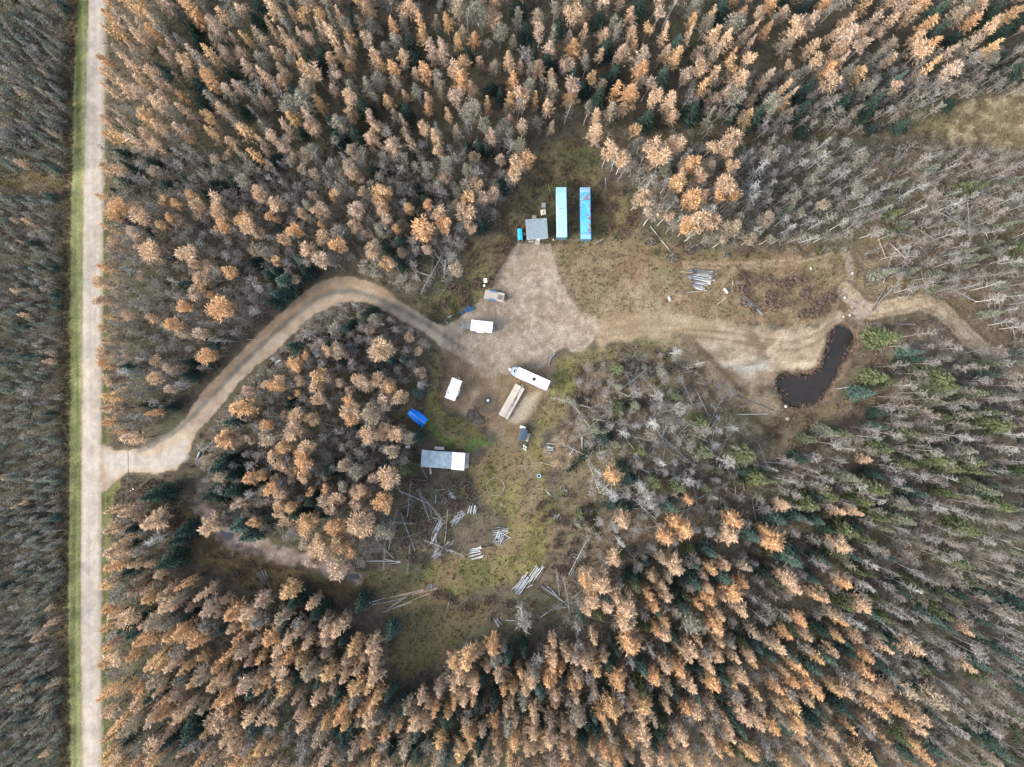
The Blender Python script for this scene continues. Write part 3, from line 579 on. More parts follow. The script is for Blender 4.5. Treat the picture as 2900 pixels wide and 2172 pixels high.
man(0, 2, 'spruce', [(1880,720,90),(1300,990,90),(1800,970,80),(1980,950,80),(1940,630,40),(1560,1290,70),(1400,1560,110),(2060,1250,100,'blue'),(2110,1340,80,'blue'),(1980,340,60,'blue'),(1480,1380,60)], 'dark')
man(1, 2, 'aspen', [(90,20,50),(210,20,60),(360,80,40),(310,110,20),(560,130,60,P_),(920,10,70),(1150,20,60,'gold'),(550,30,70,P_),(800,140,70,B_),(1260,110,80,P_),(1120,170,80,K_),(360,260,70,P_),(430,290,50,'gold'),(500,310,60,P_),(820,240,90,P_),(830,310,60,B_),(100,350,50,B_),(980,440,80,P_),(1010,250,90,'dull'),(340,420,80,P_),(1110,380,50,P_),(1220,430,70,P_),(1320,460,60,G_),(470,510,80,P_),(220,550,70,'gold'),(170,620,70,P_),(390,620,60,B_),(400,700,80,B_),(440,790,60,P_),(750,700,60,'dull'),(890,760,80,G_),(1180,600,80,'dull'),(1150,820,100,P_),(1040,810,50,K_),(30,790,50,'gold'),(150,900,70),(230,940,60,P_),(470,920,50,'gold'),(600,900,50,B_),(600,980,60),(710,980,80,P_),(750,880,70,G_),(880,910,70,P_),(880,960,50,'gold'),(1110,1020,80,B_),(1100,1080,60,'gold'),(200,1050,50),(330,1050,60,'gold'),(220,1130,60,P_),(650,1090,60,K_),(20,1200,60),(450,1200,90,'gold'),(700,1220,90,B_),(780,1230,50),(900,1190,110,P_),(960,1250,80,P_),(1140,1270,80,G_),(760,1360,100,'gold'),(840,1440,60,B_),(700,1430,60),(560,1430,90,P_),(520,1520,70,K_),(700,1580,100,K_),(110,440,110,'dull')])
man(1, 2, 'spruce', [(1260,750,60,'lime'),(340,1150,80),(620,750,60),(460,1030,70),(250,200,50),(540,1090,50),(1370,470,60)], 'dark')
man(2, 2, 'larch', [(870,800,80,B_),(960,1190,70),(1310,1320,80,B_),(1400,1210,60),(1500,1240,110,B_),(1540,1010,45,B_),(1930,1180,100,B_),(1920,1320,100,P_),(900,1540,80,P_),(1400,1560,120,P_),(1740,1600,60),(2190,1280,60,B_),(660,1640,50,P_)])
man(2, 2, 'spruce', [(1690,610,80),(2060,640,90),(1150,600,50),(920,540,40,'sage'),(1110,200,50,'sage'),(1430,100,50),(950,30,40,'sage'),(2170,840,80),(1660,340,60),(600,1150,45),(590,1240,45,'sage'),(1270,880,60),(1460,900,60),(1380,1090,60,'blue'),(1680,910,50),(2110,1330,70,'blue'),(1590,1580,50,'blue'),(1740,1480,60,'blue')], 'lime')
man(2, 2, 'snag', [(1220,340,90),(870,960,100),(760,780,50),(1120,890,90),(1180,980,70),(1290,700,50),(930,1380,60),(980,420,70)], 'silver')
man(2, 1, 'aspen', [(1120,40,70,P_),(1090,70,60,'dull'),(1220,190,110,'dull'),(1330,210,60,P_),(1560,60,90,B_),(1650,50,60,P_),(1790,60,70,B_),(1910,50,60,B_),(1630,280,110,P_),(1530,300,70,B_),(1730,280,80,P_),(1850,310,70,'dull'),(1900,290,50,P_)])
man(2, 1, 'snag', [(1750,160,110),(2110,60,90),(1400,90,60),(2100,330,60),(1440,1380,70),(1640,1480,50)], 'silver'); man(2, 1, 'spruce', [(1850,350,55,'lime'),(2150,350,50,'sage'),(930,1530,45,'lime'),(1340,1550,50,'sage')])
man(2, 0, 'aspen', [(120,1380,70,B_),(30,1430,70,P_),(20,1510,60,P_),(830,1320,90,P_),(960,1390,70,P_),(1200,1260,90,P_),(1380,1260,80,P_),(1270,1340,90,P_),(1720,1270,80,P_),(1900,1230,90,P_),(1870,1310,60,P_),(1560,1430,70,B_),(1480,1500,50,P_),(1640,1520,60,P_),(1410,1600,80,'gold'),(1890,1440,60,P_),(1820,1620,90,P_)])
man(2, 0, 'snag', [(1230,1530,80),(2150,1450,100),(2100,1600,90)], 'silver')
man(3, 2, 'spruce', [(560,980,90),(390,1060,80),(1040,560,70),(700,430,60),(390,490,50),(1210,270,50),(1800,80,100),(1500,650,90),(1740,580,100,'sage'),(1830,680,80),(940,920,110),(720,820,80,'sage'),(30,830,60),(850,1040,70),(1250,710,60),(1000,1170,70),(260,1180,60,'blue'),(110,1190,70,'blue'),(700,1310,90),(840,1340,60),(1780,1270,100),(260,1530,90,'blue'),(520,1560,70,'blue'),(640,1490,60),(1700,1560,90),(2070,370,90),(1770,270,60),(1900,310,60),(2080,1070,80),(1620,740,60),(1550,20,100),(1550,100,90,'sage'),(1930,930,80,'sage'),(1210,1060,80,'sage'),(1220,1190,90,'sage'),(550,420,80,'sage'),(2130,110,80,'sage'),(1480,170,60,'sage'),(870,90,60,'blue')], 'lime')
man(3, 2, 'larch', [(60,1360,130,B_),(620,1390,90,P_),(130,1050,60,P_)])
man(3, 1, 'spruce', [(1080,1240,110,'lime'),(1540,1600,110,'lime'),(1000,1600,80,'lime'),(1050,700,70,'sage'),(1280,1390,60,'blue')])
man(3, 3, 'larch', [(170,40,100,P_),(250,110,80,P_),(640,80,70,B_),(480,180,60,P_),(800,270,90,P_),(320,500,60,P_),(100,610,90,P_),(980,600,60,P_),(1260,620,110,P_),(870,850,80,B_),(400,970,110,B_),(220,920,60,B_),(660,1020,80,P_),(210,1100,90,'gold'),(240,1290,90,'gold'),(1200,980,100,'dull'),(1440,1100,120,'dull'),(1350,1230,70,P_),(870,1560,110,'gold'),(1230,1440,50,'gold'),(540,1520,60,P_),(1960,1600,50,P_)])
man(3, 3, 'snag', [(800,430,80),(1240,120,70),(880,90,60),(1070,440,60)], 'silver')
man(3, 3, 'spruce', [(210,490,60),(570,740,70,'blue'),(1530,330,70),(420,840,60,'blue'),(690,270,60),(1940,950,60),(2050,1530,80,'blue'),(1120,640,40,'blue'),(450,1180,60,'blue')], 'lime')
man(1, 3, 'larch', [(830,650,80,'gold'),(1010,620,90,P_),(1030,740,60,P_),(880,800,60,P_),(860,990,90,'gold'),(990,1230,100,P_),(770,1150,60,B_),(690,1230,60,B_),(1420,1070,60,P_),(1550,1150,70,B_),(1480,1300,60,P_),(1720,930,70,P_),(1800,1080,80,P_),(1880,930,90,P_),(2050,640,90,B_),(2100,830,70,P_),(1230,1310,50,B_),(1870,1420,70,B_),(270,130,90,'gold'),(60,240,80,K_),(250,370,80,'dull'),(480,240,70,P_),(380,500,70,P_),(620,480,90,P_),(440,590,70,P_),(290,680,60,B_),(400,760,60,P_),(170,780,80,P_),(100,900,60),(160,930,50),(60,990,50)])
man(1, 3, 'spruce', [(320,240,80),(240,490,80),(260,590,70,'blue'),(1150,530,60,'blue'),(1260,1160,60),(880,260,60)], 'dark')
man(2, 3, 'larch', [(640,50,80,B_),(780,110,100,P_),(700,240,80,P_),(830,280,80,P_),(1010,280,110,P_),(1190,180,70,B_),(1340,180,80,P_),(960,440,90,P_),(1020,600,110,B_),(1250,460,70,B_),(1320,530,90),(1790,440,100,B_),(1560,420,100,G_),(1700,120,60),(1900,160,110,B_),(1950,280,90,P_),(560,680,80,K_),(650,720,90,P_),(740,820,80,'gold'),(350,870,90,B_),(340,780,70,B_),(210,900,80,P_),(430,790,50,B_),(500,950,60,'gold'),(580,950,70,B_),(940,910,90,B_),(870,1140,140,'gold'),(720,960,60,'dull'),(410,1030,60,P_),(1150,1120,80),(1030,1140,30,B_),(1230,890,80,B_),(1320,800,80,P_),(1450,830,90,B_),(1550,660,80),(1770,660,70,P_),(1690,770,80,P_),(1720,930,90,B_),(1550,950,90,P_),(1910,690,60,P_),(2050,680,60,P_),(2100,780,60,'gold'),(1920,940,60,'gold'),(1980,870,80,P_),(1600,1180,80,P_),(1620,560,40),(1150,1380,140,P_),(1480,1390,90,P_),(1370,1440,50,P_),(1700,1390,70,P_),(1780,1530,60,B_),(1870,1290,60,P_),(2000,1230,90,P_),(2130,1280,80,P_),(780,1500,90,B_),(180,1350,80,P_),(330,1420,90,P_),(470,1500,80,P_),(200,1520,60,P_),(680,1520,60,P_),(590,1210,90,'dull'),(900,1590,80,B_),(1170,1570,80,P_),(1330,1580,70,P_),(1510,1560,70),(2040,1540,80),(100,1080,80,G_),(40,1250,60,P_),(520,1330,60,'dull'),(1030,1560,50,P_)])
man(2, 3, 'spruce', [(1080,120,70,'lime'),(720,1250,60),(1130,1010,70,'lime'),(1600,80,70),(1850,50,80),(1990,1350,60),(1250,330,50),(2130,620,60)], 'blue')
man(2, 3, 'snag', [(90,340,90)], 'silver')

man(2, 3, 'bare', [(95, 390, 95, 'grey'), (560, 430, 60, 'grey')]); man(2, 2, 'bare', [(1100, 70, 65, 'grey'), (1240, 110, 55, 'pale'), (1420, 190, 75, 'grey'), (1860, 680, 65, 'pale'), (1520, 830, 60, 'pale'), (1400, 400, 60, 'pinkish'), (1660, 420, 60, 'pinkish'), (1190, 985, 85, 'pale'), (1200, 450, 60, 'brown'), (1090, 720, 50, 'pinkish')])
# keep-out zones for chance planting (ground positions)
def dm(*p): return [D(*q) for q in p]
OUT = [grow(ROAD, 2.0), VERGE, DITCH, DRIVE, YARD, DIRT, GRASS1, GRASS2, GRASS3, GRASS4, NORTHLOT, WESTLOT, EASTFIELD, TRACK, SAND, POND_S, grow(CREEK_S, 1.6), TANFIELD, CUTLINE,
       dm((230, 960), (262, 955), (300, 965), (345, 945), (300, 1085), (250, 1100), (230, 1070)), dm((225, 950), (280, 945), (420, 880), (420, 1010), (400, 1120), (440, 1220), (560, 1275), (640, 1290), (790, 1290), (800, 1240), (600, 1215), (520, 1195), (420, 1130), (380, 1060), (280, 1060), (240, 1080)),
       dm((920, 960), (1020, 960), (1040, 1080), (980, 1120), (960, 1240), (900, 1300), (800, 1250), (800, 1200), (850, 1180), (860, 1090), (880, 1000)), dm((860, 860), (930, 860), (935, 960), (870, 970)), dm((920, 640), (960, 600), (960, 560), (930, 540), (910, 580)),
       dm((1130, 930), (1260, 930), (1262, 1100), (1230, 1200), (1190, 1290), (1120, 1360), (1100, 1330)), dm((1190, 780), (1480, 720), (1560, 790), (1640, 840), (1690, 890), (1570, 900), (1480, 870), (1360, 860), (1280, 890), (1230, 900)), dm((1810, 520), (1880, 540), (1880, 650), (2060, 650), (2130, 745), (2070, 740), (2000, 690), (1900, 700), (1870, 800), (1840, 870), (1720, 900), (1640, 900), (1680, 850)),
       dm((1680, 880), (1760, 890), (1860, 830), (1880, 850), (1830, 910), (1700, 980), (1640, 960)), dm((690, 590), (760, 570), (800, 590), (850, 630), (960, 700), (880, 670), (700, 600))]
OUT_A = [np.array(p) for p in OUT]
def blocked(x, y):
    r = np.zeros(x.shape, bool)
    for p in OUT_A: r |= sdist(x, y, p) < .4
    return r
def scatter(poly, gap, mix, hr, rr, limit=None, skip_block=False, near_taken=1.0):
    P = np.asarray(dm(*poly)); x0, y0 = P.min(0); x1, y1 = P.max(0); n = int((x1-x0)*(y1-y0)/(gap*gap)*4)
    xs = RNG.uniform(x0, x1, n); ys = RNG.uniform(y0, y1, n)
    k = sdist(xs, ys, P) < 0
    if not skip_block: k &= ~blocked(xs*.94, ys*.94) & ~blocked(xs, ys)
    xs, ys = xs[k], ys[k]; cell = {}; tk = {}
    for (x, y, r) in TAKEN: tk.setdefault((int(x//4), int(y//4)), []).append((x, y, r))
    names = [m[0] for m in mix]; wts = [m[1] for m in mix]
    for x, y in zip(xs, ys):
        c = (int(x//gap), int(y//gap)); g = gap*(.75+.4*random.random())
        if any((x-a)**2+(y-b)**2 < g*g for i in (-1, 0, 1) for j in (-1, 0, 1) for a, b in cell.get((c[0]+i, c[1]+j), ())): continue
        q = (int(x//4), int(y//4))
        if any((x-a)**2+(y-b)**2 < (r*near_taken+gap*.3)**2 for i in (-1, 0, 1) for j in (-1, 0, 1) for a, b, r in tk.get((q[0]+i, q[1]+j), ())): continue
        cell.setdefault(c, []).append((x, y))
        kd = random.choices(names, wts)[0]; kind, tone = kd.split(':'); sc_ = 1.0 if kind != 'bare' else .95
        h = random.uniform(*hr)*sc_; r = random.uniform(*rr)
        if kind == 'spruce': h *= .9
        plant(kind, tone, x, y, r, h, .70)
NORTH = [('larch:bright', 6), ('larch:gold', 8), ('larch:peach', 18), ('larch:pink', 11), ('larch:dull', 12), ('larch:grey', 12), ('aspen:gold', 3), ('aspen:peach', 8), ('aspen:pink', 5), ('aspen:grey', 7), ('bare:grey', 3), ('bare:brown', 3), ('spruce:dark', 8), ('spruce:blue', 3), ('snag:silver', 1.2)]
scatter([(234, -60), (1330, -60), (1330, 292), (1190, 285), (1130, 296), (850, 325), (560, 338), (237, 320)], 3.0, NORTH, (9, 16.5), (1.0, 2.2), near_taken=.6)
scatter([(1330, -60), (2290, -60), (2290, 140), (2020, 165), (1900, 215), (1500, 272), (1330, 285)], 3.3, NORTH, (9, 17), (1.1, 2.4), near_taken=.6)
scatter([(1480, 180), (1900, 120), (2290, 100), (2290, 190), (2040, 190), (1900, 240), (1500, 285)], 2.7, [('bare:brown', 5), ('bare:grey', 4), ('bare:pinkish', 3), ('spruce:dark', 2)], (6, 11), (1.0, 1.6), near_taken=.5)
FILL = [('bare:brown', 30), ('bare:pinkish', 22), ('bare:grey', 22), ('bare:pale', 4), ('aspen:grey', 8), ('aspen:dull', 6), ('aspen:pink', 5), ('aspen:peach', 4), ('spruce:dark', 10), ('spruce:blue', 4), ('snag:silver', 2)]
scatter([(234, 325), (560, 338), (850, 325), (1130, 300), (1140, 380), (1080, 500), (1000, 600), (920, 640), (760, 575), (690, 595), (600, 680), (430, 850), (330, 955), (234, 950)], 2.35, FILL, (7, 12.5), (1.1, 1.7), near_taken=.75)
scatter([(560, 800), (700, 670), (780, 655), (930, 735), (935, 850), (920, 960), (890, 1090), (860, 1180), (800, 1240), (600, 1210), (520, 1190), (430, 1100), (430, 970), (480, 900)], 2.35, FILL, (7, 12.5), (1.1, 1.7), near_taken=.75)
scatter([(1280, 312), (1860, 305), (1880, 520), (1600, 540), (1440, 520), (1380, 500), (1300, 420)], 2.6, [('bare:grey', 6), ('bare:brown', 7), ('bare:pale', 3), ('snag:silver', 2.5), ('spruce:sage', 2), ('aspen:grey', 2), ('aspen:dull', 2)], (8, 12.5), (1.1, 1.8), near_taken=.75)
SOUTH = [('larch:bright', 12), ('larch:gold', 13), ('larch:peach', 24), ('larch:pink', 9), ('larch:dull', 10), ('larch:grey', 10), ('aspen:peach', 4), ('bare:grey', 3), ('bare:brown', 3), ('spruce:dark', 12), ('spruce:blue', 9), ('snag:silver', 1)]
scatter([(236, 1290), (330, 1240), (440, 1245), (600, 1310), (700, 1330), (830, 1420), (850, 1480), (900, 1490), (960, 1440), (1060, 1390), (1240, 1380), (1240, 1720), (237, 1720)], 3.0, SOUTH, (9.5, 17), (1.1, 2.5), near_taken=.55)
scatter([(234, 1090), (300, 1080), (360, 1110), (380, 1180), (350, 1240), (236, 1300)], 2.6, [('larch:peach', 4), ('bare:brown', 6), ('bare:pinkish', 4), ('spruce:dark', 3), ('larch:pink', 2)], (8, 13), (1.0, 1.7))
scatter([(1240, 1280), (1420, 1190), (1700, 1230), (1900, 1420), (2000, 1560), (2080, 1720), (1240, 1720)], 3.0, [('larch:bright', 9), ('larch:gold', 9), ('larch:peach', 16), ('larch:dull', 8), ('larch:grey', 6), ('bare:brown', 14), ('bare:pinkish', 8), ('bare:grey', 12), ('spruce:dark', 9), ('spruce:blue', 9), ('spruce:lime', 3)], (10, 15), (1.2, 2.0), near_taken=.7)
scatter([(1250, 800), (1400, 850), (1560, 900), (1640, 980), (1700, 980), (1700, 1230), (1420, 1190), (1250, 1270), (1240, 1100)], 3.2, [('bare:brown', 6), ('bare:pinkish', 4), ('bare:grey', 8), ('bare:pale', 4), ('snag:silver', 4), ('spruce:dark', 4), ('spruce:lime', 3), ('spruce:sage', 2)], (6, 11), (1.0, 1.7), near_taken=.8)
EAST = [('bare:brown', 24), ('bare:pinkish', 24), ('bare:grey', 22), ('bare:pale', 8), ('spruce:dark', 7), ('spruce:blue', 5), ('spruce:lime', 7), ('spruce:sage', 6), ('snag:silver', 3), ('larch:peach', 1.5)]
scatter([(1840, 870), (1900, 720), (2000, 720), (2080, 760), (2290, 760), (2290, 1720), (2080, 1720), (2000, 1560), (1900, 1420), (1700, 1230), (1690, 980)], 2.75, EAST, (10, 15.5), (1.1, 1.75), near_taken=.7)
scatter([(1870, 330), (2290, 330), (2290, 780), (2110, 740), (2050, 660), (1890, 640), (1860, 540), (1880, 420)], 2.7, [('bare:grey', 8), ('bare:brown', 9), ('bare:pale', 5), ('snag:silver', 1.5), ('spruce:sage', 2.2), ('spruce:lime', 1), ('bare:pinkish', 6), ('bare:sapling', 4), ('spruce:young', 3)], (6, 12), (1.0, 1.7))
WEST = [('spruce:young', 40), ('bare:sapling', 30), ('bare:grey', 7), ('bare:pale', 4), ('larch:grey', 4), ('larch:peach', 1.5), ('larch:dull', 3), ('spruce:blue', 4)]
scatter([(-40, -60), (120, -60), (120, 362), (-40, 362)], 1.55, WEST, (6, 10), (.7, 1.25), skip_block=True)
scatter([(-40, 418), (114, 418), (114, 1720), (-40, 1720)], 1.6, WEST, (4.5, 7.5), (.65, 1.15), skip_block=True)
scatter([(-40, 362), (110, 362), (110, 418), (-40, 418)], 2.4, [('bare:sapling', 1)], (2, 3.5), (.8, 1.3), skip_block=True)
scatter([(-150, -60), (-40, -60), (-40, 1720), (-150, 1720)], 3.2, [('spruce:young', 1), ('bare:sapling', 1)], (9, 12), (1.3, 2.0), skip_block=True)
scatter([(-420, -60), (-150, -60), (-150, 1720), (-420, 1720)], 4.6, WEST, (11, 14), (1.7, 2.4), skip_block=True)     # the wood goes on past the frame
scatter([(226, 0), (238, 0), (236, 940), (226, 940)], 3.0, [('larch:peach', 4), ('larch:bright', 3), ('larch:gold', 2), ('bare:brown', 2)], (9, 13), (1.1, 1.7), skip_block=True)
scatter([(230, 1230), (242, 1230), (242, 1660), (226, 1660)], 3.0, [('larch:peach', 4), ('larch:bright', 3), ('larch:gold', 4)], (9, 13), (1.2, 1.8), skip_block=True)

UNDER = [('bare:sapling', 1)]
scatter([(1248, 800), (1330, 768), (1470, 755), (1540, 815), (1620, 880), (1480, 885), (1300, 905), (1240, 905)], 2.5, [('bare:sapling', 6), ('bare:grey', 2), ('bare:brown', 2), ('spruce:sage', .8), ('spruce:lime', .6)], (2, 6), (.9, 1.7), skip_block=True, near_taken=.7)
scatter([(1600, 200), (2290, 95), (2290, 188), (2140, 200), (2075, 218), (1960, 270), (1700, 288), (1600, 285)], 2.1, [('bare:brown', 5), ('bare:grey', 5), ('bare:pinkish', 2), ('spruce:dark', 1.5), ('bare:sapling', 3)], (5, 10), (1.0, 1.7), skip_block=True, near_taken=.5)
scatter([(234, 325), (560, 338), (850, 325), (1130, 300), (1140, 380), (1080, 500), (1000, 600), (920, 640), (760, 575), (690, 595), (600, 680), (430, 850), (330, 955), (234, 950)], 2.2, UNDER, (3, 6.5), (1.0, 1.9), near_taken=.2)
scatter([(560, 800), (700, 670), (780, 655), (930, 735), (935, 850), (920, 960), (890, 1090), (860, 1180), (800, 1240), (600, 1210), (520, 1190), (430, 1100), (430, 970), (480, 900)], 2.2, UNDER, (3, 6.5), (1.0, 1.9), near_taken=.2)
scatter([(1230, 780), (1500, 730), (1640, 980), (1840, 870), (1900, 720), (2080, 760), (2240, 760), (2240, 1680), (1240, 1680), (1200, 1250), (1230, 900)], 2.5, UNDER, (3, 7), (1.0, 1.9), near_taken=.2)
scatter([(1280, 305), (2260, 318), (2260, 770), (2110, 720), (2050, 650), (1880, 640), (1860, 540), (1600, 545), (1300, 420)], 2.1, UNDER, (2.5, 6.5), (1.0, 2.0), near_taken=.2)
scatter([(1200, 292), (1900, 266), (1980, 262), (1960, 300), (1700, 300)], 2.6, UNDER, (1.5, 3.2), (.8, 1.6), skip_block=True)
scatter([(1870, 690), (1960, 690), (2060, 720), (2100, 780), (1900, 800)], 2.2, UNDER, (2, 4), (.8, 1.6), skip_block=True)
scatter([(236, 1090), (420, 1110), (440, 1245), (830, 1420), (960, 1440), (1240, 1380), (1240, 1680), (236, 1680)], 3.0, UNDER, (3, 7), (1.0, 1.8), near_taken=.2)

# ---------------------------------------------------------------- which tree is which
WHERE = [(lambda x, y: x < 160, 'in the young woods west of the long gravel road'),
    (lambda x, y: y < 330 and x < 640, 'in the northwest forest beside the gravel road'), (lambda x, y: y < 335 and x < 1180, 'in the northern forest above the driveway stand'),
    (lambda x, y: y < 300 and x < 1700, 'in the northern forest beyond the two blue containers'), (lambda x, y: y < 300, 'in the far northeast forest'),
    (lambda x, y: 1180 < x < 1870 and y < 560, 'in the stand north of the brown field'),
    (lambda x, y: x < 560 and y < 985 and y < 1480-x*1.2, 'between the gravel road and the driveway'), (lambda x, y: x < 1140 and y < 640, 'in the stand north of the driveway bend'),
    (lambda x, y: x < 640 and y > 1230, 'in the southwest forest below the creek bed'), (lambda x, y: x < 400, 'beside the gravel road south of the driveway mouth'),
    (lambda x, y: x < 960 and y < 1010, 'inside the driveway curve above the cabin'), (lambda x, y: x < 960 and y < 1250, 'in the wood between the cabin and the creek bed'),
    (lambda x, y: x < 1060, 'in the southern forest left of the lower log piles'), (lambda x, y: y > 1230 and x < 1500, 'in the southern forest below the log piles'),
    (lambda x, y: x > 1860 and y < 860, 'in the thin wood east of the pond track'), (lambda x, y: x > 1690 and y < 1230, 'in the wood south of the pond'),
    (lambda x, y: x > 1500 and y > 1230, 'in the southeast forest'), (lambda x, y: True, 'in the tangled wood south of the sandy ground')]
def where(x, y):
    px, py = x/MPP/DK+1106, 828.5-y/MPP/DK
    for f, s in WHERE:
        if f(px, py): return s
WORDS = {'larch': ('larch_tree', 'larch', {'bright': 'bright orange larch', 'gold': 'golden larch', 'peach': 'peach coloured larch', 'pink': 'pinkish tan larch', 'dull': 'dull tan larch', 'grey': 'grey brown half-bare larch'}, 'needles thinning below'),
    'aspen': ('aspen_tree', 'aspen', {'bright': 'bright orange round-crowned aspen', 'gold': 'golden round-crowned aspen', 'peach': 'peach coloured round-crowned aspen', 'pink': 'pinkish round-crowned aspen', 'dull': 'dull tan round-crowned aspen', 'grey': 'grey tan round-crowned aspen'}, ''),
    'bare': ('leafless_tree', 'leafless tree', {'brown': 'leafless brown-twigged tree', 'pinkish': 'leafless pinkish-twigged tree', 'grey': 'leafless grey-twigged tree', 'pale': 'leafless pale-twigged tree', 'sapling': 'low leafless sapling'}, ''),
    'spruce': ('spruce_tree', 'spruce', {'dark': 'dark green pointed spruce', 'blue': 'blue-green spruce', 'lime': 'yellow-green spruce', 'sage': 'greyish sage-green spruce', 'young': 'young grey-green spruce'}, ''),
    'snag': ('dead_tree', 'dead tree', {'silver': 'silvery dead tree'}, '')}
LANDMARKS = [('the blue tarp canopy', S(1182, 1183)), ('the cabin', S(1230, 1298)), ('the white roof end of the cabin', S(1297, 1306)), ('the grey-roofed shed', S(1520, 648)), ('the flatbed trailer', S(1400, 838)), ('the white cargo trailer', S(1363, 924)),
    ('the rusty blue container', S(1660, 604)), ('the big log pile by the east track', S(1984, 792)), ('the dark pond', S(2290, 1110)), ('the sandy bank by the pond', S(2200, 1010)), ('the top of the driveway bend', S(985, 790)), ('the driveway mouth', S(330, 1290)), ('the silver culvert pipe', S(563, 1292)),
    ('the west end of the creek bed', S(575, 1460)), ('the east pool of the creek bed', S(1000, 1630)), ('the crisscross log pile', S(1420, 1518)), ('the stacked poles at the south clearing', S(1495, 1640)), ('the small log heap in the south clearing', S(1324, 1829)), ('the long fallen trunk at the south clearing', S(1590, 1700)), ('the blue-rimmed tub', S(1526, 1346)),
    ('the clay patch above the pond', S(2430, 860)), ('the end of the looping quad trail', S(2405, 720)), ('the sawn boards near the pond track', S(2119, 858)), ('the four pale poles by the creek', S(750, 1640)), ('the lower tip of the south clearing', S(1165, 1925)), ('the long camper', S(1500, 1070)), ('the inner side of the driveway bend', S(985, 880)), ('the east end of the cutline', S(2500, 380)), ('the fenced ring in the grass', S(1403, 1378)), ('the brush heap beside the green lawn', S(1590, 1290))]
LIMIT = 300
def prio(t):           # nearest and largest first; the frame's edge is left to the mass
    return math.hypot(t[2], t[3]*1.15)-(18 if t[6] else 0)-2.0*t[5]+(1000 if KINDS[t[0]]['v'][t[1]]['tone'] == 'sapling' else 0)
MESHES = {}
def part_mesh(kind, vi, what):
    key = (kind, vi, what)
    if key not in MESHES:
        p = KINDS[kind]['v'][vi][what]; MESHES[key] = np_mesh(WORDS[kind][0]+'_'+what, p.V, p.F, M_trunk if what == 'trunk' else KINDS[kind]['cm'], p.C)
    return MESHES[key]
def inview(t): return abs(t[2]) < 121 and abs(t[3]) < 90
N_IND = {}
for kind, K in KINDS.items():
    L = sorted([t for t in TREES if t[0] == kind], key=lambda t: (not inview(t), prio(t)))
    L.sort(key=lambda t: (not inview(t), prio(t))); ind = [t for t in L[:LIMIT] if inview(t)]; rest = L[len(ind):]; nm, cat, words_, _ = WORDS[kind]; N_IND[kind] = (len(ind), len(rest))
    near = {}
    for ln, (lx, ly) in LANDMARKS:
        best = min(range(len(ind)), key=lambda i: (ind[i][2]-lx)**2+(ind[i][3]-ly)**2)
        if math.hypot(ind[best][2]-lx, ind[best][3]-ly) < 22 and best not in near: near[best] = ln
    hs_ = sorted(t[4] for t in ind); h1 = hs_[len(hs_)//3]; h2 = hs_[2*len(hs_)//3]; pos = np.array([(q[2], q[3]) for q in ind])
    for i, t in enumerate(ind):
        v = K['v'][t[1]]; wd = words_[v['tone']]
        if i in near: lb = wd+' standing nearest to '+near[i]
        else:
            sz = 'short ' if t[4] < h1 else ('tall ' if t[4] > h2 else 'middle-sized '); lb = sz+wd+' '+where(t[2], t[3])
        o = bpy.data.objects.new(nm, None); COL.objects.link(o); o.empty_display_size = .5
        o.location = (t[2], t[3], gz(t[2], t[3])); tag(o, lb, cat, cat+' trees around the property' if cat not in ('leafless tree', 'dead tree') else cat+'s around the property')
        rz = random.random()*6.283; s = t[5]/K['r']; hz = t[4]/K['h']
        o.rotation_euler = (random.gauss(0, .03), random.gauss(0, .03), rz)
        c = link('crown', part_mesh(kind, t[1], 'crown'), o); c.scale = (s, s, hz)
        st_ = max(.75, min(1.25, hz)); b = link('trunk', part_mesh(kind, t[1], 'trunk'), o); b.scale = (st_, st_, hz)
    if rest:
        Vs = []; Cs = []; Fs = []; off = 0
        for t in rest:
            v = K['v'][t[1]]; s = t[5]/K['r']; hz = t[4]/K['h']; a = random.random()*6.283; ca, sa = math.cos(a), math.sin(a)
            tint = .85+.3*random.random(); zz = gz(t[2], t[3]); lx, ly = random.gauss(0, .03), random.gauss(0, .03)
            far = not inview(t)
            for w_ in ('crown', 'trunk'):
                p = v[w_]
                if w_ == 'trunk' and v['tone'] in ('sapling', 'young'): continue
                V = p.V*np.array([s, s, hz] if w_ == 'crown' else [1, 1, hz])
                V = np.stack([V[:, 0]*ca-V[:, 1]*sa+t[2]+V[:, 2]*lx, V[:, 0]*sa+V[:, 1]*ca+t[3]+V[:, 2]*ly, V[:, 2]+zz], 1)
                Vs.append(V); 
                if w_ == 'crown':                    # thin the leaf count of the mass
                    keep = np.repeat(np.random.default_rng(int(off) % 9973).random(len(V)//3) < (.72 if inview(t) else .4), 3); V = V[keep]; Vs[-1] = V; Cs.append(p.C[keep]*tint); Fs.append(np.arange(len(V)).reshape(-1, 3)+off)
                else: Cs.append(p.C*tint); Fs.append(p.F+off)
                off += len(V)
        me = np_mesh(nm+'_stand', np.concatenate(Vs), np.concatenate(Fs), K['cm'], np.concatenate(Cs))
        tag(link({'larch': 'larch_woodland', 'aspen': 'aspen_woodland', 'bare': 'leafless_woodland', 'spruce': 'spruce_woodland', 'snag': 'dead_woodland'}[kind], me), 'mass of '+{'larch': 'orange and tan larches', 'aspen': 'tan aspens', 'bare': 'leafless pale-trunked trees', 'spruce': 'green spruces', 'snag': 'silvery dead trees'}[kind]+' filling the outer edges of the picture', 'woodland', kind='stuff')
print('TREES', N_IND, 'stuff tris', sum(len(m.polygons) for m in bpy.data.meshes))

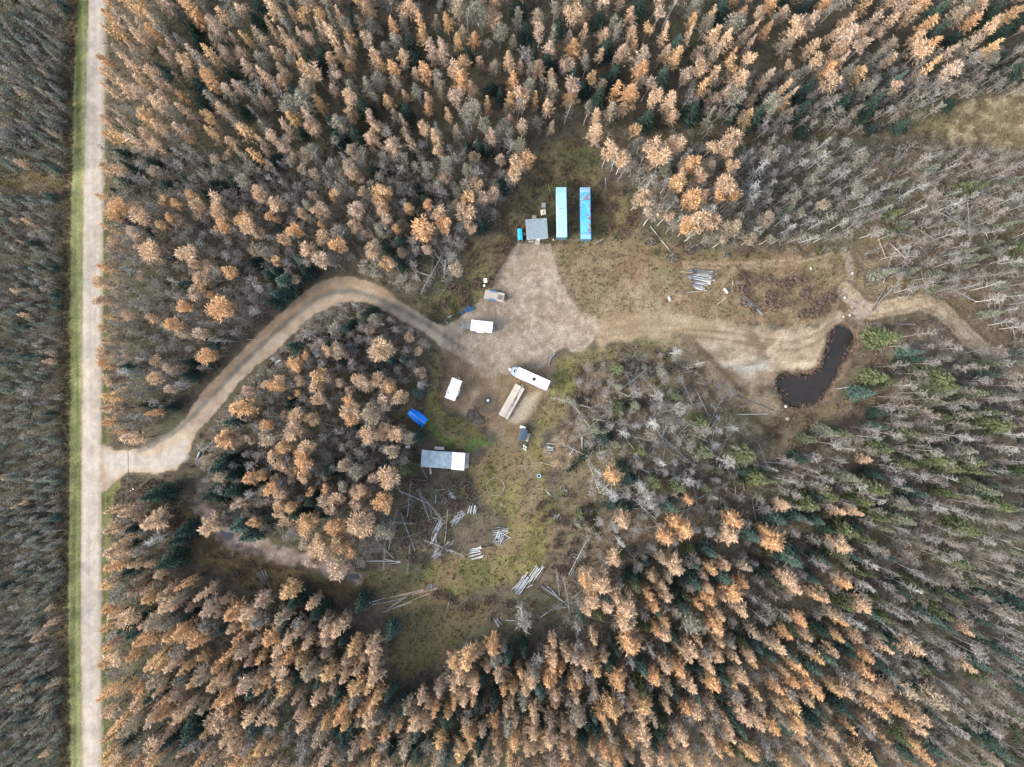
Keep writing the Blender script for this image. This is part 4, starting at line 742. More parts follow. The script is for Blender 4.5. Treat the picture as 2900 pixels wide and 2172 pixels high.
# wind-thrown dead trees, still branched, lying in the tangles
def thrown(poly, n, label, group):
    P = np.array(dp(*poly)); x0, y0 = P.min(0); x1, y1 = P.max(0); k = 0
    while k < n:
        x, y = random.uniform(x0, x1), random.uniform(y0, y1)
        if sdist(np.array([x]), np.array([y]), P)[0] > 0: continue
        vi = int(random.random()*4); s = random.uniform(.55, .95); o = bpy.data.objects.new('fallen_tree', None); COL.objects.link(o); o.location = (x, y, gz(x, y)+.35)
        o.rotation_euler = (0, math.radians(random.uniform(80, 88)), random.random()*6.283); tag(o, label, 'fallen tree', group)
        c = link('crown', part_mesh('snag', vi, 'crown'), o); c.scale = (.5*s, s, s); b = link('trunk', part_mesh('snag', vi, 'trunk'), o); b.scale = (s, s, s); k += 1
thrown(((1260, 830), (1400, 850), (1560, 890), (1640, 960), (1680, 1100), (1420, 1150), (1270, 1060)), 44, 'wind-thrown silvery dead tree with branches in the wood south of the sandy ground', 'wind-thrown trees of the tangled wood')
thrown(((820, 1050), (930, 1060), (940, 1150), (860, 1220), (810, 1170)), 10, 'wind-thrown grey dead tree with branches in the brush south of the cabin', 'wind-thrown trees south of the cabin')
thrown(((1200, 1200), (1260, 1240), (1310, 1330), (1240, 1350), (1190, 1290)), 9, 'wind-thrown grey dead tree southeast of the double pole stack', 'wind-thrown trees of the south clearing')
thrown(((1890, 420), (2190, 400), (2190, 700), (2060, 630), (1900, 620)), 22, 'wind-thrown silvery dead tree in the thin wood east of the pond track', 'wind-thrown trees of the east wood')
thrown(((880, 500), (970, 540), (950, 620), (890, 600)), 7, 'wind-thrown grey dead tree in the brush west of the yard', 'wind-thrown trees west of the yard')
# ---------------------------------------------------------------- buildings, trailers and yard things
M_white = mat('white_paint', (.70, .71, .72), .5, .06, 1.2); M_offw = mat('old_white_paint', (.62, .64, .66), .55, .15, 2.0)
M_shingle = mat('grey_shingle', (.19, .245, .285), .9, .28, 1.6, bump=.2, stretch=(1, 3, 1)); M_shingle2 = mat('grey_shingle_worn', (.25, .325, .385), .9, .32, 1.1, bump=.2)
M_wood = mat('weathered_board', (.36, .34, .31), .9, .3, 1.2, stretch=(.6, 6, 6), bump=.1); M_woodl = mat('pale_board', (.46, .42, .36), .9, .25, 1.5, stretch=(.6, 6, 6))
M_deck = mat('trailer_deck_board', (.36, .335, .30), .9, .25, 1.4, stretch=(.6, 6, 6)); M_steel = mat('dark_steel', (.05, .055, .06), .6, .3, 3, metal=.3)
M_grey = mat('grey_metal', (.27, .28, .30), .5, .2, 2, metal=.2); M_rub = mat('tyre_rubber', (.02, .02, .022), .9, .2, 4); M_blue = mat('blue_fender_paint', (.06, .14, .27), .5, .3, 3)
M_wallb = mat('blue_steel_wall', (.07, .17, .26), .6, .3, 1.5); M_rust = mat('rusty_steel', (.20, .085, .05), .85, .4, 2.5); M_glass = mat('dark_glass', (.03, .035, .04), .15, .2, 1)
M_tarp = mat('bright_blue_tarp', (.005, .20, .80), .45, .14, 2.0); M_tarp2 = mat('sky_blue_tarp', (.03, .33, .66), .45, .25, 2.5); M_navy = mat('navy_tarp', (.035, .06, .115), .5, .25, 2); M_dkb = mat('crumpled_blue_plastic', (.035, .10, .20), .45, .5, 3)
M_rib = mat('rib_grey', (.60, .62, .65), .5, .15, 3); M_siding = mat('brown_siding', (.16, .13, .10), .85, .25, 2, stretch=(1, 1, 8)); M_pale = mat('pale_plastic', (.62, .60, .55), .5, .12, 3); M_cream = mat('cream_plastic', (.58, .54, .43), .5, .2, 3)
M_log = attr_mat('peeled_grey_log', .85, 0, 1, 3, .3, lo=.7, hi=1.15); M_stone = mat('pale_stone', (.5, .48, .44), .9, .3, 5, bump=.3); M_ash = mat('grey_ash', (.16, .15, .14), .95, .4, 4); M_teal = mat('teal_plastic', (.03, .17, .21), .45, .3, 4); M_red = mat('faded_red', (.34, .12, .11), .7, .3, 4); M_yel = mat('yellow_plastic', (.62, .42, .08), .5, .2, 3)
M_soil = mat('dark_soil', (.085, .07, .058), .95, .5, 1.6, bump=.6, c2=(.035, .03, .026))
def quad(c, h):
    """centre, heading, length and width of a four-cornered thing whose corners are seen at height h (first edge = length)"""
    P = [Vector(S(*p, h)) for p in c]; a = ((P[1]-P[0])+(P[2]-P[3]))/2; b = ((P[3]-P[0])+(P[2]-P[1]))/2
    ce = (P[0]+P[1]+P[2]+P[3])/4; return ce.x, ce.y, math.atan2(a.y, a.x), a.length, b.length
def painted(name, L, W, nx, ny, fn, m, parent, z=0.0, th=.05, crown=.0, fold=0.0, seed=0):
    """a sheet L x W with thickness, colours from fn(u, v), optional sag and folds"""
    u, v = np.meshgrid(np.linspace(0, 1, nx), np.linspace(0, 1, ny)); u = u.ravel(); v = v.ravel()
    zz = z+crown*(1-(2*v-1)**2)+(fold*(fbm(u*L, v*W, .9, 3, seed+60)-.5) if fold else 0)
    V = np.stack([(u-.5)*L, (v-.5)*W, zz], 1); Vb = V.copy(); Vb[:, 2] = V[:, 2]-th
    i = np.arange(nx*ny).reshape(ny, nx); F = np.stack([i[:-1, :-1], i[:-1, 1:], i[1:, 1:], i[1:, :-1]], -1).reshape(-1, 4)
    n = nx*ny; Fb = F[:, ::-1]+n; ed = []
    for row in (i[0, :], i[-1, ::-1], i[::-1, 0], i[:, -1]):
        for a, b in zip(row[:-1], row[1:]): ed.append((b, a, a+n, b+n))
    C = fn(u, v); return link(name, np_mesh(name, np.concatenate([V, Vb]), np.concatenate([F, Fb, np.array(ed)]), m, np.concatenate([C, C])), parent)
M_paint = attr_mat('painted_sheet_metal', .5, 0, 1, 1.3, spec=.3, lo=.93, hi=1.06)
blend = lambda a, b, t: np.asarray(a)[None, :]*(1-t[:, None])+np.asarray(b)[None, :]*t[:, None]
sst = lambda x, a, b: np.clip((x-a)/(b-a), 0, 1)
def pale_roof(u, v):
    n = fbm(u*12, v*2.4, 1.6, 3, 71); c = blend((.23, .46, .56), (.27, .51, .61), n)
    c = c*(1-.22*((u > .86)*(np.clip(1-abs(u-.93)/.07, 0, 1)))[:, None]); t = np.clip(1-np.hypot((u-.50)*6, (v-.85)*2.4/1.0), 0, 1); c = c*(1-.6*t[:, None])+np.array([.36, .32, .20])*.6*t[:, None]
    for q in (.555, .575, .51): c = np.where(((abs(u-q) < .0045) & (v > .25) & (v < .72))[:, None], np.array([.10, .14, .18]), c)
    return c
def rusty_roof(u, v):
    n = fbm(u*12, v*2.4, .55, 4, 72); n2 = fbm(u*12, v*2.4, 1.8, 3, 73); c = blend((.04, .27, .64), (.08, .36, .74), sst(n2, .3, .7)); c = blend_(c, (.22, .38, .56), sst(n, .70, .76)*.5)
    rust = np.zeros(len(u))
    for cu, cv, ru, rv in ((.82, .45, .05, .45), (.40, .15, .05, .28), (.46, .35, .015, .3), (.28, .05, .09, .16), (.62, .08, .05, .1), (.17, .1, .04, .2), (.55, .06, .12, .07), (.72, .95, .12, .05)):
        rust = np.maximum(rust, np.clip(1.5-np.hypot((u-cu)/ru, (v-cv)/rv)+(n-.5)*2.6, 0, 1))
    c = blend_(c, (.20, .115, .08), sst(rust, .7, .92)); c = blend_(c, (.12, .16, .19), sst(fbm(u*12, v*2.4, .3, 2, 75), .66, .70)*.8)
    for q in (.115, .085, .75, .95, .965, .98): c = np.where((abs(u-q-.012*np.sin(v*5)) < .006)[:, None], np.array([.07, .09, .12]), c)
    e = (u < .10) | (u > .90); c = np.where(e[:, None], c*.5+np.array([.26, .38, .52])*.5, c); return c
def blend_(c, b, t): return c*(1-t[:, None])+np.asarray(b)[None, :]*t[:, None]
def container(c, h, label, roof_fn, wallm, nm):
    x, y, a, L, W = quad(c, h); t = thing('storage_container', label, 'container', x, y, a, 0, 'long blue storage containers')
    hz = h-.12
    for s, k in ((1, 'side_wall'), (-1, 'side_wall')):
        m = MB(); m.box(0, s*(W/2-.06), hz/2+.1, L-.16, .04, hz-.2)
        for i in range(40): m.box(-L/2+.2+i*(L-.4)/39, s*(W/2-.03), hz/2+.1, .13, .05, hz-.3)
        m.build('side_wall', wallm, t)
    MB().box(L/2-.05, 0, hz/2+.1, .06, W-.12, hz-.2).build('front_wall', wallm, t)
    for s in (1, -1):
        d = MB().box(-L/2+.05, s*W/4, hz/2+.1, .06, W/2-.06, hz-.24).build('door', wallm, t)
        MB().tube([(-L/2-.02, s*W/4-.2*s, .25), (-L/2-.02, s*W/4-.2*s, hz-.15)], .025).build('lock_bar', M_grey, d); MB().tube([(-L/2-.02, s*W/4+.25*s, .25), (-L/2-.02, s*W/4+.25*s, hz-.15)], .025).build('lock_bar', M_grey, d)
    for sx in (1, -1):
        for sy in (1, -1): MB().box(sx*(L/2-.07), sy*(W/2-.07), hz/2, .16, .16, hz-.01).build('corner_post', wallm, t)
    for s in (1, -1): MB().box(0, s*(W/2-.04), .09, L-.34, .10, .16).build('bottom_rail', M_steel, t); MB().box(0, s*(W/2-.05), hz-.04, L-.34, .11, .1).build('top_rail', M_offw if nm else wallm, t)
    painted('roof', L-.04, W-.04, 121, 25, roof_fn, M_paint, t, h, .05, .03)
    return t
container([(1576.4, 672), (1574.8, 529.8), (1604, 529.8), (1607, 672)][::1], 3.0, 'long container with a clean pale sky-blue roof, west of the rusty one', pale_roof, M_wallb, 1)
container([(1645.5, 677), (1643, 530), (1672, 530), (1674.5, 677)], 3.0, 'long bright blue container with rust patches flaking through its roof', rusty_roof, M_wallb, 0)

def gable_or_flat(name, label, cat, c, h, slope, wallm, roofm, over=.25, fascia=M_offw, group=None):
    x, y, a, L, W = quad(c, h); t = thing(name, label, cat, x, y, a, 0, group); wl, ww = L-2*over, W-2*over
    m = MB()
    for s in (1, -1): m.box(0, s*(ww/2-.05), (h-.3)/2, wl-.21, .1, h-.3); m.box(s*(wl/2-.05), 0, (h-.3)/2, .1, ww, h-.3)
    m.build('wall', wallm, t)
    r = MB().box(0, 0, h, L, W, .10, rx=slope).build('roof', roofm, t)
    f = MB()
    for s in (1, -1): f.box(0, s*(W/2+.012), h-.06+s*W/2*math.tan(slope), L, .03, .17); f.box(s*(L/2+.012), 0, h-.04, .03, W, .15, rx=slope)
    f.build('fascia', fascia, t)
    return t, L, W, a
# grey-roofed shed
shed, L, W, a = gable_or_flat('shed', 'square shed with a flat grey shingle roof at the north end of the yard', 'shed', [(1493.4, 677.8), (1551.9, 674.6), (1548, 617.3), (1487, 621.6)], 3.1, math.radians(-3.0), M_siding, M_shingle)
n = 26
m = MB()
for i in range(n): m.box(0, -W/2+.1+(i+.5)*(W-.2)/n, 3.06+.0-math.tan(math.radians(3))*(-W/2+.1+(i+.5)*(W-.2)/n)+.002+.018*0, L-.04, (W-.2)/n*.92, .11, rx=math.radians(-3.6))
tag(m.build('shingle_course', M_shingle, shed), kind='stuff')
d = MB().box(.35, -W/2+.24, 1.05, .9, .06, 2.0).build('door', M_offw, shed); MB().box(.7, -W/2+.19, 1.05, .05, .05, .12).build('handle', M_steel, d)
wd = MB().box(-1.4, -W/2+.24, 1.6, .9, .06, .8).build('window', M_white, shed); MB().box(-1.4, -W/2+.205, 1.6, .74, .02, .64).build('pane', M_glass, wd)
def slab_boards(name, label, cat, cx, cy, rz, L, W, z, nb, m, gap=.03, th=.05, legs=True, group=None, along=True, rnd=.0):
    """a deck, ramp or pallet of separate boards"""
    t = thing(name, label, cat, cx, cy, rz, None, group); z0 = 0
    me = MB().box(0, 0, 0, L if along else (L/nb-gap), (W/nb-gap) if along else W, th).mesh('board', m)
    for i in range(nb):
        p = -.5+(i+.5)/nb; o = link('board', me, t, (0, p*W, z) if along else (p*L, 0, z)); o.rotation_euler = (0, random.gauss(0, rnd), random.gauss(0, rnd))
    q = MB()
    for s in (-.42, 0, .42):
        if along: q.box(s*L, 0, z/2-th/4, .09, W*.96, z-th/2-.004)
        else: q.box(0, s*W, z/2-th/4, L*.96, .09, z-th/2-.004)
    q.build('bearer', m, t); return t
slab_boards('wooden_ramp', 'grey board ramp at the door of the square shed', 'ramp', *S(1521.5, 685), math.radians(-90), 1.45, 1.25, .22, 7, M_wood)
slab_boards('wooden_step', 'grey slatted step behind the north wall of the square shed', 'step', *S(1512.5, 616), 0, 1.0, .95, .5, 6, M_wood)
slab_boards('pallet', 'tan pallet against the south wall of the square shed', 'pallet', *S(1503.5, 682), .05, 1.25, .75, .16, 6, M_deck, along=False, group=None)
# lean-to under blue tarp
x, y, a, L, W = quad([(1467, 679.7), (1464.9, 647.7), (1479, 646), (1480.4, 679.4)], 2.0)
t = thing('lean_to', 'narrow lean-to under a sky-blue tarp just west of the square shed', 'shelter', x, y, a, 0)
painted('tarp_roof', L, W, 30, 14, lambda u, v: blend((.02, .30, .60), (.04, .42, .74), fbm(u*3, v*1.3, .7, 3, 80)), M_paint, t, 2.0, .03, .12, .12)
for sx in (1, -1):
    for sy in (1, -1): MB().box(sx*(L/2-.1), sy*(W/2-.1), .97, .09, .09, 1.94).build('post', M_wood, t)
MB().box(0, -W/2+.12, .75, L-.3, .05, 1.4).build('back_panel', M_wood, t)
slab_boards('plank_bench', 'short grey plank bench between the lean-to and the square shed', 'bench', *S(1484.5, 663), 0, .65, .78, .45, 4, M_wood)
tag(MB().tube([(0, 0, .06), (.12, -1.5, .06)], .05).build('loose_pole', M_pale, loc=(*S(1466.5, 666), 0)), 'short pale pole lying along the west side of the lean-to', 'pole')
# crates north of the shed
t = thing('wire_crate', 'grey open-framed crate standing north of the cream tank', 'crate', *S(1539.3, 583), .05)
for a_ in (-1, 1):
    MB().box(a_*.45, 0, .5, .07, 1.08, 1.0).build('side_panel', M_grey, t); MB().box(0, a_*.5, .5, .82, .07, 1.0).build('end_panel', M_grey, t)
for k in range(4): MB().box(-.3+.2*k, 0, 1.0, .05, .9, .05).build('bar', M_offw, t)
for k in range(3): MB().box(0, -.3+.3*k, 1.06, .8, .05, .05).build('bar', M_offw, t)
t = thing('water_tank', 'cream square water tank with a dark filler cap, north of the square shed', 'tank', *S(1538.6, 602.6), .18)
MB().box(0, 0, .6, 1.22, 1.28, 1.05).build('body', M_cream, t, .08); MB().lathe([(.16, 0), (.16, .07), (.12, .09)], 14, -.02, -.05, 1.126).build('filler_cap', M_steel, t); MB().box(0, 0, .045, 1.2, 1.25, .085).build('skid', M_wood, t); MB().box(.16, .22, 1.14, .06, .5, .03, rz=-.6).build('hose', M_steel, t)

# wheels
def wheel(parent, x, y, z, r=.34, w=.22, along='y', name='wheel'):
    ax = Vector((0, 1, 0)); o = MB().tube([(x, y-w/2, z), (x, y+w/2, z)], r, 16).build('wheel', M_rub, parent); MB().tube([(x, y-w/2-.01, z), (x, y+w/2+.01, z)], r*.55, 12).build('rim', M_grey, o); return o
# flatbed trailer
x, y, a, L, W = quad([(1369.5, 846), (1425.6, 855.5), (1429.6, 831), (1375, 819.9)], .75); t = thing('flatbed_trailer', 'tan-decked flatbed trailer with blue fenders beside the yard', 'trailer', x, y, a, 0)
me = MB().box(0, 0, 0, L-.05, W/9-.035, .05).mesh('deck_board', M_deck)
for i in range(9): link('deck_board', me, t, (0, -W/2+(i+.5)*W/9, .73+.004*random.random()))
m = MB(); m.box(0, 0, .64, L-.1, .1, .10)
for s in (1, -1): m.box(0, s*(W/2-.06), .64, L-.1, .1, .10)
for k in range(5): m.box(-L/2+.2+k*(L-.4)/4, 0, .63, .08, W-.24, .075)
m.build('frame', M_steel, t)
for s in (1, -1):
    f = MB().box(-.35, s*(W/2-.02), .86, 1.6, .42, .06); f.box(-1.13, s*(W/2-.02), .78, .05, .42, .14); f.box(.43, s*(W/2-.02), .78, .05, .42, .14); f.build('fender', M_blue, t)
    for k in (-.75, .05): wheel(t, k, s*(W/2-.03), .36)
MB().tube([(L/2-.06, .8, .6), (L/2+1.0, 0, .6)], .06).tube([(L/2-.06, -.8, .6), (L/2+1.0, 0, .6)], .06).build('drawbar', M_steel, t); MB().box(L/2+1.03, 0, .62, .22, .16, .14).build('coupler', M_steel, t); MB().tube([(L/2+.8, 0, 0), (L/2+.8, 0, 1.0)], .045).build('jack', M_steel, t); MB().box(L/2+.42, 0, .72, .5, .8, .3).build('toolbox', M_steel, t)
for k in range(2):
    r = MB()
    for i in range(6): r.box(L/2-1.25+k*.62+.0, -.55+i*.2, .79, .44, .09, .04)
    r.box(L/2-1.48+k*.62, -.05, .79, .05, 1.2, .05); r.box(L/2-1.02+k*.62, -.05, .79, .05, 1.2, .05); r.build('ramp_grating', mat('brown_grating', (.14, .10, .085), .8, .3, 3), t)
# white cargo trailer
def box_trailer(label, c, h, m_roof, tail, vent=None, ribs=0, nm='cargo_trailer', cat='trailer', wheels=2, hitch_y=0, tank=True):
    x, y, a, L, W = quad(c, h); t = thing(nm, label, cat, x, y, a, 0); hh = h-.5
    MB().box(0, 0, .5+hh/2-.02, L, W, hh-.06).build('body', m_roof, t, .06)
    MB().box(0, 0, h, L+.02, W+.02, .05).build('roof', m_roof, t)
    for k in range(ribs): MB().box(-L/2+.5+k*(L-1)/(max(1, ribs-1)), 0, h+.03, .22, W-.3, .03).build('roof_rib', M_rib, t)
    for vx, vy, sz, mm in vent or []: v_ = MB().box(vx*L, vy*W, h+.09, sz, sz, .13).build('roof_vent', mm, t, .02)
    MB().box(0, 0, .44, L-.1, .9, .1).build('chassis', M_steel, t)
    for s in (1, -1):
        for k in range(wheels): wheel(t, (-.08+.0)*L+k*.8-.4*(wheels-1), s*(W/2-.02), .35)
        MB().box(-.08*L, s*(W/2+.1), .75, .8*wheels+.15, .3, .05).build('fender', M_offw, t)
    MB().tube([(L/2-.02, hitch_y+.6, .5), (L/2+1.0, hitch_y, .5)], .05).tube([(L/2-.02, hitch_y-.6, .5), (L/2+1.0, hitch_y, .5)], .05).build('drawbar', M_steel, t); MB().tube([(L/2+.85, hitch_y, .05), (L/2+.85, hitch_y, .95)], .045).build('jack', M_steel, t)
    if tank:
        for s in (1, -1): MB().lathe([(.05, 0), (.15, .03), (.15, .42), (.05, .5)], 14, L/2+.42, hitch_y+s*.19, .56).build('gas_bottle', M_pale, t)
    return t, L, W
t, L, W = box_trailer('white enclosed cargo trailer with a grey ramp let down at its west end', [(1333, 935.4), (1393.2, 941.7), (1395.6, 912.5), (1334.7, 905.3)], 2.5, M_white, 1, [(.17, .33, .34, M_wood)], 0, tank=False)
for k in range(2):
    r = MB().box(-L/2-.65-k*1.2, -.15, .40-.27*k, 1.12, 1.35, .06, ry=.20)
    for i in range(6): r.box(-L/2-.65-k*1.2-.45+i*.18, -.15, .445-.27*k-.18*.2*(i-2.5), .05, 1.3, .04, ry=.2)
    r.build('ramp_panel', M_grey, t)
MB().box(L/2+.3, .0, .75, .4, .7, .4).build('toolbox', M_grey, t)
wheel(t, -1.2, -W/2-.28, .3, .34, .16)
# small white travel trailer (west)
t, L, W = box_trailer('small white travel trailer parked on the west edge of the camp', [(1273.4, 1130.9), (1294.6, 1073.8), (1309.6, 1077), (1286.9, 1136.7)][0:0] or [(1259.8, 1125), (1279.7, 1070.6), (1309.6, 1077), (1286.9, 1136.7)][0:4], 2.6, M_white, 0, [(-.22, .36, .3, M_grey), (.1, -.1, .4, M_offw)], 6, nm='travel_trailer', hitch_y=-.2)
d = MB().box(.6, -W/2-.012, 1.45, .65, .04, 1.75).build('door', M_offw, t); MB().box(.85, -W/2-.045, 1.4, .08, .03, .05).build('handle', M_steel, d)
for k in (-1.3, 1.7): w_ = MB().box(k, -W/2-.012, 1.75, .8, .04, .5).build('window', M_offw, t); MB().box(k, -W/2-.035, 1.75, .7, .02, .4).build('pane', M_glass, w_)
# long fifth-wheel camper
h = 3.3; x, y, a, L, W = quad([(1546.8, 1105), (1458.5, 1066.8), (1469.8, 1039), (1558.5, 1079.7)], h)
t = thing('camper', 'long white camper with a blue-grey rounded nose beside the stacked boards', 'camper', x, y, a, 0)
MB().box(0, 0, 1.9, L, W, 2.6).build('body', M_white, t, .07); MB().box(0, 0, h-.04, L+.03, W+.03, .07).build('roof', M_white, t)
m = MB(); pr = [(L/2+.02, W/2-.02), (L/2+.7, W/2-.1), (L/2+1.35, W/2-.55), (L/2+1.55, .0), (L/2+1.35, -W/2+.55), (L/2+.7, -W/2+.1), (L/2+.02, -W/2+.02)]
m.prism(pr[::-1], 1.25, 2.95).build('front_cap', mat('blue_grey_gelcoat', (.22, .32, .42), .35, .2, 1), t, .1)
fw = MB().prism([(L/2+.35, .8), (L/2+.85, .55), (L/2+1.0, 0), (L/2+.85, -.55), (L/2+.35, -.8)][::-1], 2.953, 3.02).build('front_window', M_offw, t); MB().prism([(L/2+.45, .6), (L/2+.78, .42), (L/2+.88, 0), (L/2+.78, -.42), (L/2+.45, -.6)][::-1], 3.024, 3.05).build('pane', M_glass, fw)
MB().box(L/2+1.75, .15, 1.15, .55, .6, .5).build('propane_cover', M_pale, t, .08); MB().tube([(L/2+1.3, 0, .55), (L/2+2.3, 0, .55)], .07).tube([(L/2+2.1, 0, 0), (L/2+2.1, 0, 1.0)], .05).build('hitch', M_offw, t)
MB().box(-.04*L, -.02*W, h+.06, .75, .75, .12).build('skylight', M_glass, t, .03); MB().box(.32*L, .1*W, h+.04, .4, .4, .1).build('roof_vent', M_offw, t); MB().box(.38*L, .22*W, h+.03, .25, .25, .08).build('roof_vent', M_offw, t)
lad = MB()
for s in (.25, .7): lad.tube([(-L/2-.12, -s, 1.0), (-L/2-.12, -s, h)], .025)
for k in range(6): lad.tube([(-L/2-.12, -.25, 1.2+k*.38), (-L/2-.12, -.7, 1.2+k*.38)], .02)
lad.build('ladder', M_grey, t); MB().box(-L/2-.16, 0, .6, .14, W-.2, .18).build('bumper', M_grey, t); MB().box(0, 0, .55, L-.2, 1.2, .12).build('chassis', M_steel, t)
for s in (1, -1):
    for k in (-1.2, -.2): wheel(t, k, s*(W/2-.05), .38, .38)
for k in (-2.6, 0.2, 2.4): w_ = MB().box(k, W/2+.012, 2.2, 1.0, .04, .6).build('window', M_offw, t); MB().box(k, W/2+.035, 2.2, .88, .02, .5).build('pane', M_glass, w_)
d = MB().box(1.3, W/2+.012, 1.75, .7, .04, 1.9).build('door', M_offw, t)
# stacked boards
h = .9; x, y, a, L, W = quad([(1411.9, 1174.7), (1459, 1087), (1488, 1099.6), (1437.2, 1187.4)], h); t = thing('lumber_stack', 'long stack of weathered grey boards southwest of the long camper', 'lumber', x, y, a, 0)
pm = [MB().box(0, 0, 0, L*f, W/11-.03, .06).mesh('board', mm) for f, mm in ((1, M_woodl), (.97, M_wood), (.99, mat('silver_board', (.42, .40, .37), .9, .2, 1.2, stretch=(.6, 6, 6))))]
for lay in range(3):
    for i in range(11):
        if lay == 2 and i in (3,): continue
        o = link('board', pm[int(random.random()*3)], t, (random.gauss(0, .05), -W/2+(i+.5)*W/11, .55+lay*.13)); o.rotation_euler = (0, 0, random.gauss(0, .004))
for k in (-.4, -.13, .13, .4): MB().box(k*L, 0, .26, .2, W*.95, .5).build('bearer', M_wood, t)
link('board', MB().box(0, 0, 0, 2.6, .12, .03).mesh('board', M_steel), t, (.2, -.62, .862)); link('board', MB().box(0, 0, 0, 1.8, .10, .03).mesh('board', M_steel), t, (1.2, -.36, .862))
tag(MB().tube([(0, 0, .15), (.5, -.35, .15)], .12).build('pale_stump', M_pale, loc=(*S(1476, 1090), 0)), 'short pale stump at the north end of the board stack', 'stump')
# small navy-tarped woodshed
h = 1.7; x, y, a, L, W = quad([(1464.4, 1246), (1477, 1213.7), (1495, 1217.3), (1486, 1248)], h); t = thing('small_shed', 'little shed under a navy blue roof at the south end of the camp', 'shed', x, y, a, 0)
painted('roof', L, W, 24, 14, lambda u, v: blend((.035, .055, .085), (.05, .08, .115), fbm(u*3, v*1.6, .6, 3, 85)), M_paint, t, h, .05, .08, .05)
m = MB()
for s in (1, -1): m.box(0, s*(W/2-.1), .8, L-.25, .06, 1.56); m.box(s*(L/2-.1), 0, .8, .06, W-.3, 1.56)
m.build('wall', M_siding, t)
t2 = thing('storage_chest', 'white chest at the north end of the little navy-roofed shed', 'chest', *S(1480.5, 1210), a+1.57, 0); MB().box(0, 0, .42, 1.4, .62, .8).build('body', M_white, t2, .04); MB().box(0, 0, .85, 1.44, .66, .06).build('lid', M_pale, t2); MB().box(0, -.345, .8, .2, .03, .08).build('latch', M_grey, t2)
slab_boards('pallet', 'upright-stacked grey pallet leaning along the east side of the navy-roofed shed', 'pallet', *S(1494, 1238), a, 1.95, .85, .35, 9, M_wood, along=False)
# fire pit
t = thing('fire_pit', 'round fire pit with a dark rim and pale ash in the middle of the camp', 'fire pit', *S(1381, 1134), 0, 0)
MB().ring(.68, .10, .14).build('rim', M_steel, t); MB().lathe([(.60, 0), (.5, .08), (.2, .12)], 18, 0, 0, .02).build('ash_bed', M_ash, t)
for k in range(3): MB().tube([(-.1+.15*k, -.25, .2+.06*k), (.05+.12*k, .28, .2+.06*k)], .09, 8).build('charred_log', M_pale if k else M_offw, t)
# soil mound with brush
def mound(name, label, cat, cx, cy, rz, L, W, hh, m, seed):
    n = 34; th = np.linspace(0, 6.283, n, endpoint=False); V = [(0, 0, hh)]; F = []
    for k in range(1, 9):
        r = k/8
        for t_ in th:
            q = 1+.07*math.sin(3*t_+seed)+.06*math.sin(7*t_+seed*2); x_, y_ = math.cos(t_)*L/2*r*q, math.sin(t_)*W/2*r*q
            V.append((x_, y_, max(-.15, hh*(1-r*r)+.25*hh*(random.random()-.5)*(1-r*.7)-.1*(k == 8))))
    for a_ in range(n): F.append((0, 1+a_, 1+(a_+1) % n, 1+(a_+1) % n))
    tri = [f[:3] for f in F]
    for k in range(7):
        for a_ in range(n):
            b_ = (a_+1) % n; i0 = 1+k*n; i1 = 1+(k+1)*n; tri += [(i0+a_, i1+a_, i1+b_), (i0+a_, i1+b_, i0+b_)]
    return tag(link(name, np_mesh(name, np.array(V), np.array(tri), m), None, (cx, cy, gz(cx, cy)), rz), label, cat)
mound('soil_mound', 'dark brown heap of soil south of the fire pit', 'mound', *S(1347, 1182), -.55, 5.4, 3.2, .5, M_soil, 1.0)
# curved pipe
P3 = lambda pts, z: [(*S(*p), z) for p in pts]
tag(MB().tube(P3([(1572, 1001), (1566, 1008), (1560, 1016), (1556, 1026), (1555, 1037)], .16), .15, 10).build('drain_pipe', M_blue if False else mat('blue_grey_pipe', (.13, .19, .24), .5, .2, 2)), 'curved blue-grey pipe lying at the southeast edge of the gravel', 'pipe')
# cabin
h = 3.2; c, L, W, a = gable_or_flat('cabin', 'long cabin with a grey roof, its east end roofed in white metal', 'cabin', [(1192.5, 1320.2), (1313.5, 1331.5), (1316.5, 1281.8), (1193.4, 1275)], h, math.radians(2.0), M_siding, M_shingle2, .35, M_grey)
xs_ = -L/2+L*.715
r2 = MB().box((xs_+L/2)/2+.02, -.06, h+.06, L/2-xs_+.12, W+.18, .09, rx=math.radians(2.0)).build('white_roof', M_white, c)
me = MB().box(0, 0, 0, .03, W+.1, .03, rx=math.radians(2.0)).mesh('seam', M_white)
for k in range(5): link('seam', me, r2, (xs_+.3+k*(L/2-xs_-.4)/4.2, -.06, h+.115))
MB().box(L/2+.38, .0, 1.6, .7, W-.5, .08).build('porch_roof', M_grey, c); MB().box(L/2+.45, 0, .2, .9, W-.4, .12).build('porch_deck', M_wood, c)
for s in (1, -1): MB().box(L/2+.65, s*(W/2-.45), .92, .09, .09, 1.3).build('porch_post', M_wood, c)
d = MB().box(L/2-.33, .4, 1.05, .06, .9, 2.0).build('door', M_offw, c)
for k in (-3.2, -.4, 2.2): w_ = MB().box(k, W/2-.33, 1.6, 1.1, .06, .8).build('window', M_white, c); MB().box(k, W/2-.29, 1.6, .94, .02, .66).build('pane', M_glass, w_)
slab_boards('slatted_deck', 'white slatted step along the north wall of the cabin', 'step', *S(1244.5, 1269), a, 2.35, .65, .4, 9, M_white, along=False, gap=.12)
tag(MB().box(0, 0, 0, 2.1, .34, .05, rz=math.radians(-80), ry=0).build('loose_board', M_pale, loc=(*S(1220.5, 1330), 1.2)), 'pale board propped against the south wall of the cabin', 'board'); bpy.data.objects['loose_board'].rotation_euler = (math.radians(-38), 0, 0)
slab_boards('pallet', 'small white pallet in the grass northwest of the cabin', 'pallet', *S(1155, 1266), .15, 1.05, .6, .14, 6, M_white, along=False, gap=.05)
